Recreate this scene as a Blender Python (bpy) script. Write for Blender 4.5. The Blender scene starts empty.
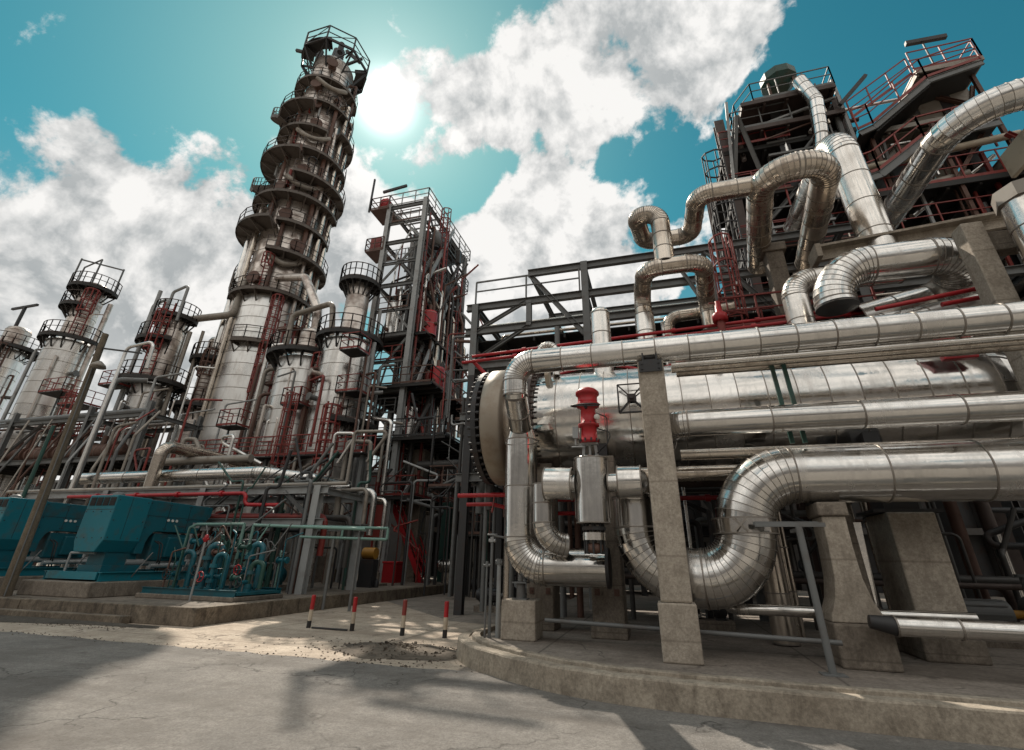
import bpy, math, random
from mathutils import Vector, Matrix
rnd = random.Random(7)
V = Vector
R = math.radians
scene = bpy.context.scene
COL = scene.collection
PI = math.pi

# ------------------------------------------------------------------ camera
FPX, PITCH, ROLL, YAW = 474.0, R(24.8), R(1.2), R(16.8)
CAMH = 1.6
fh = V((-math.sin(YAW), math.cos(YAW), 0)); r0 = V((math.cos(YAW), math.sin(YAW), 0))
FW = fh * math.cos(PITCH) + V((0, 0, math.sin(PITCH)))
U0 = -fh * math.sin(PITCH) + V((0, 0, math.cos(PITCH)))
RT = r0 * math.cos(ROLL) + U0 * math.sin(ROLL)
UP = U0 * math.cos(ROLL) - r0 * math.sin(ROLL)
cd = bpy.data.cameras.new("camera"); cam = bpy.data.objects.new("camera", cd); COL.objects.link(cam)
m = Matrix((RT, UP, -FW)).transposed().to_4x4(); m.translation = V((0, 0, CAMH))
cam.matrix_world = m
cd.sensor_fit = 'HORIZONTAL'; cd.sensor_width = 36.0; cd.lens = 36.0 * FPX / 1024.0
cd.shift_y = -34.0 / 1024.0
cd.clip_start = 0.1; cd.clip_end = 3000
scene.camera = cam

def at(px, py, X=None, Y=None, Z=None):
    d = FW + RT * ((px - 512) / FPX) + UP * ((341 - py) / FPX)
    t = (X / d.x) if X is not None else (Y / d.y) if Y is not None else (Z - CAMH) / d.z
    return V((0, 0, CAMH)) + d * t

# ------------------------------------------------------------------ materials
def newmat(name):
    mt = bpy.data.materials.new(name); mt.use_nodes = True
    nt = mt.node_tree; b = nt.nodes["Principled BSDF"]
    return mt, nt, b

def nd(nt, t, **k):
    n = nt.nodes.new(t)
    for a, b in k.items():
        if a in n.inputs.keys(): n.inputs[a].default_value = b
        else: setattr(n, a, b)
    return n

def ramp(nt, src, p0, p1, c0=(0, 0, 0, 1), c1=(1, 1, 1, 1)):
    r = nt.nodes.new('ShaderNodeValToRGB')
    r.color_ramp.elements[0].position = p0; r.color_ramp.elements[1].position = p1
    r.color_ramp.elements[0].color = c0; r.color_ramp.elements[1].color = c1
    nt.links.new(src, r.inputs[0]); return r

def mixc(nt, fac, a, b, mode='MIX'):
    n = nt.nodes.new('ShaderNodeMix'); n.data_type = 'RGBA'; n.blend_type = mode
    for s, i in ((fac, 0), (a, 6), (b, 7)):
        if hasattr(s, 'links'): nt.links.new(s, n.inputs[i])
        elif i == 0: n.inputs[0].default_value = s
        else: n.inputs[i].default_value = (*s, 1) if len(s) == 3 else s
    return n.outputs[2]

def mathn(nt, op, a, b=None, clamp=False):
    n = nt.nodes.new('ShaderNodeMath'); n.operation = op; n.use_clamp = clamp
    for s, i in ((a, 0), (b, 1)):
        if s is None: continue
        if hasattr(s, 'links'): nt.links.new(s, n.inputs[i])
        else: n.inputs[i].default_value = s
    return n.outputs[0]

def geo(nt, scale=(1, 1, 1)):
    g = nt.nodes.new('ShaderNodeNewGeometry'); mp = nt.nodes.new('ShaderNodeMapping')
    mp.inputs['Scale'].default_value = scale
    nt.links.new(g.outputs['Position'], mp.inputs[0]); return mp.outputs[0]

def noise(nt, vec, scale, detail=4, rough=.55, dist=0):
    n = nt.nodes.new('ShaderNodeTexNoise'); n.inputs['Scale'].default_value = scale
    n.inputs['Detail'].default_value = detail; n.inputs['Roughness'].default_value = rough
    n.inputs['Distortion'].default_value = dist
    nt.links.new(vec, n.inputs['Vector']); return n.outputs[0]

def bump(nt, b, h, strength, dist=.02):
    n = nt.nodes.new('ShaderNodeBump'); n.inputs['Strength'].default_value = strength
    n.inputs['Distance'].default_value = dist
    nt.links.new(h, n.inputs['Height']); nt.links.new(n.outputs[0], b.inputs['Normal'])

def clad(name, c0, c1, dirt, r0_=.22, r1_=.42, dirt_amt=.5, bs=.25):
    """aluminium cladding sheets: tint per sheet, dents, streaks of grime"""
    mt, nt, b = newmat(name)
    b.inputs['Metallic'].default_value = 1.0
    tint = nd(nt, 'ShaderNodeAttribute', attribute_name='tint').outputs['Fac']
    base = mixc(nt, tint, c0, c1)
    g = geo(nt)
    n1 = noise(nt, g, 1.1, 5, .6); n2 = noise(nt, geo(nt, (3.5, 3.5, .5)), 1.6, 4, .6)
    dm = ramp(nt, mathn(nt, 'ADD', mathn(nt, 'MULTIPLY', n1, .5), mathn(nt, 'MULTIPLY', n2, .5)), .47, .64).outputs[0]
    dmf = mathn(nt, 'MULTIPLY', dm, dirt_amt)
    nt.links.new(mixc(nt, dmf, base, dirt), b.inputs['Base Color'])
    nt.links.new(mathn(nt, 'SUBTRACT', 1.0, mathn(nt, 'MULTIPLY', dmf, .75)), b.inputs['Metallic'])
    ro = mathn(nt, 'ADD', mathn(nt, 'MULTIPLY', tint, r1_ - r0_), r0_)
    ro = mathn(nt, 'ADD', ro, mathn(nt, 'MULTIPLY', dm, .16))
    nt.links.new(ro, b.inputs['Roughness'])
    h = noise(nt, g, 5.5, 3, .5)
    bump(nt, b, h, bs, .05)
    return mt

def paint(name, col, rough=.5, rust=(.10, .04, .02), amt=.35, lo=.52, hi=.70, scale=2.2, metallic=0, var=.25):
    mt, nt, b = newmat(name)
    g = geo(nt)
    n1 = noise(nt, g, scale, 6, .62); n2 = noise(nt, g, scale * .35, 3, .5)
    tint = nd(nt, 'ShaderNodeAttribute', attribute_name='tint').outputs['Fac']
    k = mathn(nt, 'ADD', 1 - var, mathn(nt, 'MULTIPLY', mathn(nt, 'ADD', tint, n2), var))
    base = mixc(nt, 1.0, col, (1, 1, 1), 'MULTIPLY')
    hs = nd(nt, 'ShaderNodeHueSaturation'); nt.links.new(base, hs.inputs['Color']); nt.links.new(k, hs.inputs['Value'])
    rm = mathn(nt, 'MULTIPLY', ramp(nt, n1, lo, hi).outputs[0], amt)
    nt.links.new(mixc(nt, rm, hs.outputs[0], rust), b.inputs['Base Color'])
    nt.links.new(mathn(nt, 'ADD', rough, mathn(nt, 'MULTIPLY', rm, .3)), b.inputs['Roughness'])
    b.inputs['Metallic'].default_value = metallic
    bump(nt, b, n1, .12, .02)
    return mt

def concrete(name, c0, c1, stain, amt=.5, rough=.88, streak=True, fine=24, bs=.35, form=0, crack=0, joint=0):
    mt, nt, b = newmat(name)
    g = geo(nt)
    n1 = noise(nt, g, .9, 7, .65); n2 = noise(nt, g, fine, 4, .7)
    base = mixc(nt, ramp(nt, n1, .35, .68).outputs[0], c0, c1)
    base = mixc(nt, mathn(nt, 'MULTIPLY', ramp(nt, n2, .38, .70).outputs[0], .65), base, tuple(x * .45 for x in c0))
    s = noise(nt, geo(nt, (2.0, 2.0, .8) if streak else (.5, .5, .5)), 1.6, 9, .74, .5)
    sm = mathn(nt, 'MULTIPLY', ramp(nt, s, .48, .70).outputs[0], amt)
    n4 = noise(nt, g, fine*.22, 5, .75)
    base = mixc(nt, mathn(nt, 'MULTIPLY', ramp(nt, n4, .46, .66).outputs[0], .38), base, stain)
    nt.links.new(mixc(nt, sm, base, stain), b.inputs['Base Color'])
    if form:
        sx = nt.nodes.new('ShaderNodeSeparateXYZ'); nt.links.new(g, sx.inputs[0])
        fz = mathn(nt, 'FRACT', mathn(nt, 'ADD', mathn(nt, 'DIVIDE', sx.outputs['Z'], form), mathn(nt, 'MULTIPLY', n1, .03)))
        ln = ramp(nt, mathn(nt, 'ABSOLUTE', mathn(nt, 'SUBTRACT', fz, .5)), .0, .022, (1, 1, 1, 1), (0, 0, 0, 1)).outputs[0]
        base = mixc(nt, mathn(nt, 'MULTIPLY', ln, .55), base, stain)
        h2 = noise(nt, g, 60, 2, .5); base = mixc(nt, mathn(nt, 'MULTIPLY', ramp(nt, h2, .70, .76).outputs[0], .7), base, stain)
    if crack:
        vo = nt.nodes.new('ShaderNodeTexVoronoi'); vo.feature = 'DISTANCE_TO_EDGE'; vo.inputs['Scale'].default_value = crack
        wv = nt.nodes.new('ShaderNodeVectorMath'); wv.operation = 'ADD'; nz = nt.nodes.new('ShaderNodeTexNoise'); nz.inputs['Scale'].default_value = 2.2; nz.inputs['Detail'].default_value = 6
        nt.links.new(g, nz.inputs['Vector']); sc = nt.nodes.new('ShaderNodeVectorMath'); sc.operation = 'SCALE'; sc.inputs['Scale'].default_value = .9; nt.links.new(nz.outputs['Color'], sc.inputs[0])
        nt.links.new(g, wv.inputs[0]); nt.links.new(sc.outputs[0], wv.inputs[1]); nt.links.new(wv.outputs[0], vo.inputs['Vector'])
        ck = ramp(nt, vo.outputs['Distance'], .0, .012, (1, 1, 1, 1), (0, 0, 0, 1)).outputs[0]
        ck = mathn(nt, 'MULTIPLY', ck, ramp(nt, noise(nt, g, .7, 3), .42, .56).outputs[0])
        base = mixc(nt, mathn(nt, 'MULTIPLY', ck, .8), base, tuple(x*.4 for x in stain))
        oil = ramp(nt, noise(nt, g, 1.7, 4, .6, .6), .66, .73).outputs[0]; base = mixc(nt, mathn(nt, 'MULTIPLY', oil, .6), base, tuple(x*.6 for x in stain))
        trk = ramp(nt, noise(nt, geo(nt, (.18, 2.4, 1)), 1.0, 5, .6, .4), .50, .66).outputs[0]; base = mixc(nt, mathn(nt, 'MULTIPLY', trk, .35), base, stain)
    if joint:
        sx = nt.nodes.new('ShaderNodeSeparateXYZ'); nt.links.new(g, sx.inputs[0])
        for ax in ('X', 'Y'):
            fz = mathn(nt, 'FRACT', mathn(nt, 'ADD', mathn(nt, 'DIVIDE', sx.outputs[ax], joint), mathn(nt, 'MULTIPLY', n1, .012)))
            ln = ramp(nt, mathn(nt, 'ABSOLUTE', mathn(nt, 'SUBTRACT', fz, .5)), .0, .007, (1, 1, 1, 1), (0, 0, 0, 1)).outputs[0]
            base = mixc(nt, mathn(nt, 'MULTIPLY', ln, .75), base, tuple(x*.4 for x in stain))
    nt.links.new(mixc(nt, sm, base, stain), b.inputs['Base Color'])
    b.inputs['Roughness'].default_value = rough
    hh = mathn(nt, 'ADD', n2, mathn(nt, 'MULTIPLY', n1, 2.0))
    bump(nt, b, hh, bs, .02)
    return mt

M = {}
M['clad'] = clad('aluminium_cladding', (.63, .61, .58), (.84, .82, .79), (.16, .12, .09), .09, .22, .20, .06)
M['clad_bright'] = clad('bright_aluminium', (.70, .665, .62), (.84, .81, .77), (.30, .25, .2), .12, .24, .25, .08)
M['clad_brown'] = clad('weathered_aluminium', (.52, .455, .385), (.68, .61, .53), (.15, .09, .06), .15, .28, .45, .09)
M['clad_white'] = clad('column_cladding', (.68, .66, .63), (.87, .855, .83), (.22, .17, .13), .20, .34, .30, .05)
M['clad_tower'] = paint('weathered_pale_cladding', (.66, .60, .55), .33, (.15, .085, .06), .62, .46, .63, 1.1, .75, .35)
M['seam'] = paint('seam_band', (.30, .27, .24), .45, amt=.3, metallic=.6)
M['galv'] = paint('grey_painted_steel', (.15, .155, .155), .5, (.09, .06, .045), .45)
M['galv_lt'] = paint('light_grey_steel', (.33, .34, .34), .48, (.12, .08, .06), .4)
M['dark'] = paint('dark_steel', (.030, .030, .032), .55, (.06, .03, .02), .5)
M['darkpipe'] = paint('dull_dark_pipe', (.055, .052, .05), .45, (.05, .03, .02), .5)
M['grate'] = paint('dark_grating', (.026, .025, .024), .65, (.05, .03, .02), .4)
M['rust'] = paint('rust_brown_steel', (.12, .062, .045), .6, (.06, .03, .02), .6)
M['rustdark'] = paint('dark_brown_steel', (.075, .052, .045), .6, (.04, .025, .02), .5)
M['redox'] = paint('red_oxide_steel', (.23, .035, .028), .5, (.08, .03, .02), .5)
M['red'] = paint('red_paint', (.40, .014, .02), .38, (.16, .02, .02), .4)
M['teal'] = paint('teal_paint', (.012, .115, .150), .34, (.05, .06, .055), .6, .50, .66, 2.6)
M['teal_lt'] = paint('teal_panel_paint', (.014, .17, .22), .36, (.07, .10, .10), .6, .51, .66, 2.6)
M['greenrail'] = paint('pale_green_paint', (.17, .30, .26), .45, (.10, .10, .08), .4)
M['green'] = paint('dark_green_paint', (.02, .075, .06), .45, amt=.35)
M['beige'] = paint('beige_paint', (.50, .43, .335), .5, (.22, .15, .09), .5)
M['cover'] = paint('dull_beige_metal', (.36, .31, .25), .42, (.20, .13, .08), .6, .45, .68, 1.6, .3)
M['ringdeck'] = paint('brown_grey_deck', (.125, .105, .09), .6, (.06, .03, .02), .5)
M['white'] = paint('white_paint', (.72, .70, .66), .45, (.35, .25, .2), .3)
M['black'] = paint('black_rubber', (.018, .018, .019), .6, amt=.2)
M['yellow'] = paint('ochre_paint', (.40, .20, .03), .5)
M['sheet'] = paint('weathered_sheet', (.30, .27, .235), .5, (.14, .09, .06), .5, metallic=.3)
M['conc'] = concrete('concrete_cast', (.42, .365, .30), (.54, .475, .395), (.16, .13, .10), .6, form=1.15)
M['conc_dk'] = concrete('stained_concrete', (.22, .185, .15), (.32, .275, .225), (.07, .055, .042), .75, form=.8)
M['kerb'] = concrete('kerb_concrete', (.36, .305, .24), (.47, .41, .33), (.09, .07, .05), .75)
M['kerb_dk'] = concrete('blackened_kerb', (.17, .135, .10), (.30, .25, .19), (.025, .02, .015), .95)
M['mud'] = concrete('dark_soil', (.06, .05, .04), (.12, .10, .08), (.03, .025, .02), .8, .97, False, 14, .9)
M['floor'] = concrete('floor_concrete', (.25, .215, .185), (.36, .315, .27), (.10, .082, .066), .7, .85, False, 18, joint=4.1, crack=.35)
M['apron'] = concrete('apron_concrete', (.46, .38, .30), (.62, .53, .43), (.19, .145, .11), .7, .9, False, 26, joint=3.7, crack=.4)
M['asphalt'] = concrete('worn_asphalt', (.20, .187, .172), (.30, .28, .255), (.105, .092, .08), .75, .92, False, 38, 1.0, crack=.45)
M['rubble'] = concrete('rubble_stone', (.09, .072, .055), (.20, .165, .13), (.03, .024, .018), .6, .95, False, 12)
M['wood'] = concrete('weathered_pole', (.15, .12, .085), (.22, .18, .13), (.06, .045, .03), .6, .9)

CL = ['clad', 'seam']; CLB = ['clad_bright', 'seam']; CLW = ['clad_white', 'seam']; CLR = ['clad_brown', 'seam']

# ------------------------------------------------------------------ mesh builder
def fr(p, q, up=None):
    d = (q - p).normalized()
    u = V(up) if up is not None else (V((0, 0, 1)) if abs(d.z) < .97 else V((0, 1, 0)))
    s = d.cross(u).normalized(); u = s.cross(d).normalized()
    return d, s, u

class MB:
    def __init__(s): s.v = []; s.f = []; s.mi = []; s.sm = []; s.ti = []
    def add(s, vs, fs, m=0, sm=False, t=None):
        o = len(s.v); s.v += [tuple(v) for v in vs]
        t = rnd.random() if t is None else t
        for f in fs:
            s.f.append(tuple(o + i for i in f)); s.mi.append(m); s.sm.append(sm); s.ti.append(t)
        return s
    def box(s, x0, x1, y0, y1, z0, z1, m=0):
        vs = [(x, y, z) for z in (z0, z1) for y in (y0, y1) for x in (x0, x1)]
        return s.add(vs, [(0, 2, 3, 1), (4, 5, 7, 6), (0, 1, 5, 4), (2, 6, 7, 3), (0, 4, 6, 2), (1, 3, 7, 5)], m)
    def cbox(s, c, sx, sy, sz, m=0): return s.box(c[0]-sx/2, c[0]+sx/2, c[1]-sy/2, c[1]+sy/2, c[2], c[2]+sz, m)
    def extr(s, prof, p, q, up=None, m=0, sm=False):
        p = V(p); q = V(q); d, a, u = fr(p, q, up); n = len(prof)
        vs = [p + a * x + u * y for x, y in prof] + [q + a * x + u * y for x, y in prof]
        fs = [tuple(range(n - 1, -1, -1)), tuple(range(n, 2 * n))]
        s.add(vs, fs, m)
        return s.add(vs, [(i, (i + 1) % n, n + (i + 1) % n, n + i) for i in range(n)], m, sm)
    def bar(s, p, q, w, h=None, up=None, m=0):
        h = h or w
        return s.extr([(-w/2, -h/2), (w/2, -h/2), (w/2, h/2), (-w/2, h/2)], p, q, up, m)
    def ib(s, p, q, w, h, up=None, m=0, t=None):
        t = t or max(.014, w * .09)
        a, b = w / 2, h / 2
        pr = [(-a, -b), (a, -b), (a, -b+t), (t/2, -b+t), (t/2, b-t), (a, b-t), (a, b), (-a, b), (-a, b-t), (-t/2, b-t), (-t/2, -b+t), (-a, -b+t)]
        return s.extr(pr, p, q, up, m)
    def tube(s, p, q, r, n=10, r2=None, m=0, caps=True, sm=True, t=None):
        p = V(p); q = V(q); r2 = r if r2 is None else r2; d, a, u = fr(p, q)
        t = rnd.random() if t is None else t
        c = [(math.cos(2*PI*i/n), math.sin(2*PI*i/n)) for i in range(n)]
        vs = [p + a*(x*r) + u*(y*r) for x, y in c] + [q + a*(x*r2) + u*(y*r2) for x, y in c]
        s.add(vs, [(i, (i+1) % n, n+(i+1) % n, n+i) for i in range(n)], m, sm, t)
        if caps: s.add(vs, [tuple(range(n-1, -1, -1)), tuple(range(n, 2*n))], m, False, t)
        return s
    def lathe(s, p, d, prof, n=24, m=0, sm=True, t=None):
        """prof: (radius, distance along d)"""
        p = V(p); d = V(d).normalized(); _, a, u = fr(p, p + d)
        t = rnd.random() if t is None else t
        vs = []; fs = []
        for r, l in prof:
            for i in range(n):
                w = 2*PI*i/n; vs.append(p + d*l + a*(r*math.cos(w)) + u*(r*math.sin(w)))
        for k in range(len(prof)-1):
            for i in range(n):
                j = (i+1) % n; fs.append((k*n+i, k*n+j, (k+1)*n+j, (k+1)*n+i))
        return s.add(vs, fs, m, sm, t)
    def clad(s, p, q, r, sec=.9, n=28, m=0, ms=1, sw=.024, r2=None):
        """sheeted cylinder between p and q with raised seam bands"""
        p = V(p); q = V(q); L = (q-p).length; k = max(1, round(L/sec)); r2 = r if r2 is None else r2
        d = (q-p)/L
        for i in range(k):
            a, b = i/k, (i+1)/k
            s.tube(p + (q-p)*a, p + (q-p)*b, r + (r2-r)*a, n, r + (r2-r)*b, m, False)
        for i in range(k+1):
            c = p + (q-p)*(i/k); rr = r + (r2-r)*i/k
            if sw: s.lathe(c - d*sw/2, d, [(rr*.99, 0), (rr+.012, 0.001), (rr+.012, sw-.001), (rr*.99, sw)], n, ms, False)
        return s
    def sector(s, c, ra, rb, a0, a1, z0, z1, n=None, m=0):
        n = n or max(3, int(abs(a1-a0)/9)); vs = []; fs = []
        for i in range(n+1):
            w = R(a0 + (a1-a0)*i/n); x, y = math.cos(w), math.sin(w)
            vs += [(c[0]+x*ra, c[1]+y*ra, z0), (c[0]+x*rb, c[1]+y*rb, z0), (c[0]+x*rb, c[1]+y*rb, z1), (c[0]+x*ra, c[1]+y*ra, z1)]
        for i in range(n):
            o = 4*i
            for k in range(4): fs.append((o+k, o+4+k, o+4+(k+1) % 4, o+(k+1) % 4))
        fs += [(0, 1, 2, 3), (4*n+3, 4*n+2, 4*n+1, 4*n)]
        return s.add(vs, fs, m)
    def rail(s, pts, h=1.1, sp=1.4, w=.045, m=0, mid=True, toe=True):
        pts = [V(p) for p in pts]; z = V((0, 0, 1))
        for a, b in zip(pts, pts[1:]):
            k = max(1, round((b-a).length/sp))
            for i in range(k+1): c = a+(b-a)*(i/k); s.bar(c, c+z*h, w, w, (1, 0, 0), m)
            s.bar(a+z*h, b+z*h, w, w, None, m)
            if mid: s.bar(a+z*h*.55, b+z*h*.55, w*.8, w*.8, None, m)
            if toe: s.bar(a+z*.08, b+z*.08, .015, .12, None, m)
        return s
    def arcrail(s, c, r, a0, a1, z, h=1.1, w=.05, m=0):
        n = max(2, int(abs(a1-a0)/16))
        pts = [(c[0]+r*math.cos(R(a0+(a1-a0)*i/n)), c[1]+r*math.sin(R(a0+(a1-a0)*i/n)), z) for i in range(n+1)]
        return s.rail(pts, h, 5, w, m)
    def ladder(s, p, q, w=.5, side=(1, 0, 0), cage=None, m=0, st=.035, rs=.32):
        p = V(p); q = V(q); sd = V(side).normalized(); d = (q-p).normalized(); L = (q-p).length
        for e in (-1, 1): s.bar(p+sd*e*w/2, q+sd*e*w/2, st*1.4, st, None, m)
        for i in range(1, int(L/rs)): s.bar(p+d*i*rs-sd*w/2, p+d*i*rs+sd*w/2, st*.8, st*.8, None, m)
        if cage is not None:
            o = V(cage); loops = []
            ring = [(-.5, 0), (-.72, .45), (-.45, 1.0), (0, 1.2), (.45, 1.0), (.72, .45), (.5, 0)]
            for i in range(int((L-2.0)/1.0)+1):
                c = p + d*(2.0+i*1.0); pr = [c+sd*x*w+o*y for x, y in ring]; loops.append(pr)
                for a, b in zip(pr, pr[1:]): s.bar(a, b, st, st*1.3, None, m)
            for k in (1, 2, 3, 4, 5):
                if len(loops) > 1: s.bar(loops[0][k], loops[-1][k], st, st, None, m)
        return s

def bez_elbow(path, er):
    """split a pipe path into straight spans and elbow point lists"""
    P_ = [V(p) for p in path]; out = []; cur = P_[0]
    for i in range(1, len(P_)-1):
        a = (P_[i]-P_[i-1]).normalized(); b = (P_[i+1]-P_[i]).normalized()
        th = a.angle(b)
        if th < .02: continue
        tr = min(er*math.tan(th/2), (P_[i]-cur).length*.98, (P_[i+1]-P_[i]).length*.6)
        rr = tr/math.tan(th/2)
        s0 = P_[i]-a*tr; e0 = P_[i]+b*tr
        nrm = (b - a*a.dot(b)).normalized(); ce = s0+nrm*rr
        out.append(('straight', [cur, s0]))
        k = max(2, round(math.degrees(th)/7.5))
        pts = []
        for j in range(k+1):
            w = th*j/k; pts.append(ce - nrm*(rr*math.cos(w)) + a*(rr*math.sin(w)))
        pts[0] = s0; pts[-1] = e0
        out.append(('elbow', pts)); cur = e0
    out.append(('straight', [cur, P_[-1]]))
    return out

def gores(mb, pts, r, n=24, m=0, ms=1, seam=True, sw=.012):
    """mitred elbow made of gore sheets"""
    N = len(pts); tang = []
    for i in range(N):
        a = pts[max(0, i-1)]; b = pts[min(N-1, i+1)]
        tang.append((b-a).normalized())
    u = None; rings = []
    for i in range(N):
        d = tang[i]
        if u is None: _, a_, u = fr(pts[0], pts[0]+d)
        u = (u - d*u.dot(d)).normalized(); s_ = d.cross(u)
        rings.append((pts[i], s_, u.copy(), d))
    cs = [(math.cos(2*PI*i/n), math.sin(2*PI*i/n)) for i in range(n)]
    def ring(k, rr, off=0): 
        c, a, b, d = rings[k]; return [c+d*off+a*(x*rr)+b*(y*rr) for x, y in cs]
    for k in range(N-1):
        vs = ring(k, r)+ring(k+1, r)
        mb.add(vs, [(i, (i+1) % n, n+(i+1) % n, n+i) for i in range(n)], m, True)
    if seam:
        for k in range(N):
            vs = ring(k, r*.99, -sw/2)+ring(k, r+.008, -sw/2)+ring(k, r+.008, sw/2)+ring(k, r*.99, sw/2)
            mb.add(vs, [(j*n+i, j*n+(i+1) % n, (j+1)*n+(i+1) % n, (j+1)*n+i) for j in range(3) for i in range(n)], ms, False)

# ------------------------------------------------------------------ scene objects
ORG = {}
LABELS = {}
def note(label, group):
    if label in LABELS and (group is None or LABELS[label] != group): print('DUPLICATE LABEL:', label)
    LABELS[label] = group
def thing(name, label, cat, loc, group=None):
    o = bpy.data.objects.new(name, None); COL.objects.link(o); o.location = loc; o.empty_display_size = .2
    o['label'] = label; o['category'] = cat
    if group: o['group'] = group
    note(label, group); ORG[o] = V(loc); return o
def build(mb, name, mats, org):
    me = bpy.data.meshes.new(name)
    me.from_pydata([(v[0]-org[0], v[1]-org[1], v[2]-org[2]) for v in mb.v], [], mb.f)
    for k in ([mats] if isinstance(mats, str) else mats): me.materials.append(M[k])
    me.polygons.foreach_set('material_index', mb.mi); me.polygons.foreach_set('use_smooth', mb.sm)
    at_ = me.attributes.new('tint', 'FLOAT', 'FACE'); at_.data.foreach_set('value', mb.ti)
    me.update()
    o = bpy.data.objects.new(name, me); COL.objects.link(o); return o
def bev(o, w):
    md = o.modifiers.new('bevel', 'BEVEL'); md.width = w; md.segments = 2; md.limit_method = 'ANGLE'; md.angle_limit = R(40)
def part(mb, name, mats, parent, label=None, bevel=0):
    o = build(mb, name, mats, ORG[parent]); o.parent = parent; ORG[o] = ORG[parent]
    if label: o['label'] = label
    if bevel: bev(o, bevel)
    return o
def single(mb, name, mats, label=None, cat=None, group=None, bevel=0, kind=None):
    xs = [v[0] for v in mb.v]; ys = [v[1] for v in mb.v]; zs = [v[2] for v in mb.v]
    org = V(((min(xs)+max(xs))/2, (min(ys)+max(ys))/2, min(zs)))
    if kind == 'structure': org = V((0, 0, 0))
    o = build(mb, name, mats, org); o.location = org; ORG[o] = org
    if label: o['label'] = label; note(label, group)
    if cat: o['category'] = cat
    if group: o['group'] = group
    if kind: o['kind'] = kind
    if bevel: bev(o, bevel)
    return o
def copy_tree(o, parent=None, loc=None, label=None, group=None):
    c = o.copy(); COL.objects.link(c); c.parent = parent
    if loc is not None: c.location = loc
    if label: c['label'] = label; note(label, group)
    if group: c['group'] = group
    ORG[c] = V(loc) if loc is not None else ORG.get(o, V())
    for ch in list(o.children): copy_tree(ch, c)
    return c

def pipe_thing(label, path, r, er=None, sec=.95, mats=CL, n=26, ends=(True, True), name='insulated_pipe', cat='pipe', group=None, seam=True, endm=None, sw=.024):
    er = er or 1.6*r*1.6
    path = [V(p) for p in path]
    root = thing(name, label, cat, path[0], group)
    ne = 0
    for kind, pts in bez_elbow(path, er):
        mb = MB()
        if kind == 'straight':
            if (pts[1]-pts[0]).length < .03: continue
            mb.clad(pts[0], pts[1], r, sec, n, 0, 1, sw if seam else 0)
            part(mb, 'straight_section', mats, root)
        else:
            gores(mb, pts, r, n, 0, 1, seam); part(mb, 'elbow', mats, root)
    for e, (a, b) in zip(ends, ((path[0], path[1]), (path[-1], path[-2]))):
        if e:
            d = (a-b).normalized(); mb = MB()
            mb.lathe(a, d, [(r+.012, -.04), (r+.012, .012), (r*.9, .016), (r*.55, .03), (.001, .034)], n, 0, False)
            part(mb, 'end_cap', endm or mats, root)
    return root

TANGLE = MB(); TMATS = ['darkpipe', 'galv', 'galv_lt', 'rust', 'redox', 'clad_brown', 'dark', 'clad', 'green']
DIM = {'upright pipes in the shaded bay', 'thin pipe runs behind the vessel pillars', 'upright pipes at the back rack', 'pipes on the back rack', 'thin pipe runs right of the middle structure', 'thin pipes in the middle structure'}
def thin_pipe(label, path, r, mat='darkpipe', group=None, er=None, n=8, name='thin_pipe', cat='pipe', flanges=0):
    er = er or r*3
    if group in DIM:   # the uncountable tangle in the shade: one object
        k = TMATS.index(mat)
        for kind, pts in bez_elbow(path, er):
            if kind == 'straight':
                if (pts[1]-pts[0]).length > .01: TANGLE.tube(pts[0], pts[1], r, n, None, k, True)
            else: gores(TANGLE, pts, r, n, k, k, False)
        return
    mb = MB()
    for kind, pts in bez_elbow(path, er):
        if kind == 'straight':
            if (pts[1]-pts[0]).length > .01: mb.tube(pts[0], pts[1], r, n, None, 0, True)
        else: gores(mb, pts, r, n, 0, 0, False)
    if flanges:
        p = [V(x) for x in path]
        for a, b in zip(p, p[1:]):
            k = int((b-a).length/flanges); d = (b-a).normalized()
            for i in range(1, k+1):
                c = a+(b-a)*(i/(k+1)); mb.tube(c-d*.05, c+d*.05, r*1.7, 12)
    return single(mb, name, mat, label, cat, group)
# ------------------------------------------------------------------ sky and sun
SUN = (FW + RT*((386-512)/FPX) + UP*((341-103)/FPX)).normalized()
def pdir(px, py): return (FW + RT*((px-512)/FPX) + UP*((341-py)/FPX)).normalized()
w = bpy.data.worlds.new("World"); scene.world = w; w.use_nodes = True
nt = w.node_tree; L = nt.links
bg = nt.nodes['Background']
sky = nt.nodes.new('ShaderNodeTexSky'); sky.sky_type = 'NISHITA'; sky.sun_disc = False
sky.sun_elevation = math.asin(SUN.z); sky.sun_rotation = math.atan2(SUN.x, SUN.y)
sky.air_density = 1.0; sky.dust_density = .6; sky.ozone_density = 1.5
tc = nt.nodes.new('ShaderNodeTexCoord').outputs['Generated']
def vdot(c):
    n = nt.nodes.new('ShaderNodeVectorMath'); n.operation = 'DOT_PRODUCT'
    L.new(tc, n.inputs[0]); n.inputs[1].default_value = c; return n.outputs['Value']
def blob(px, py, ang, wgt, inner=.25):
    n = nt.nodes.new('ShaderNodeMapRange'); n.interpolation_type = 'SMOOTHSTEP'
    L.new(vdot(pdir(px, py)), n.inputs['Value'])
    n.inputs['From Min'].default_value = math.cos(R(ang)); n.inputs['From Max'].default_value = math.cos(R(ang*inner))
    n.inputs['To Min'].default_value = 0; n.inputs['To Max'].default_value = wgt
    return n.outputs['Result']
def addall(l):
    a = l[0]
    for b in l[1:]: a = mathn(nt, 'ADD', a, b)
    return a
def off(v):
    n = nt.nodes.new('ShaderNodeVectorMath'); n.operation = 'ADD'; L.new(tc, n.inputs[0]); n.inputs[1].default_value = v
    return n.outputs[0]
NS, ND = 5.2, 14
OFS = V((3.1, .7, 1.9))
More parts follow.
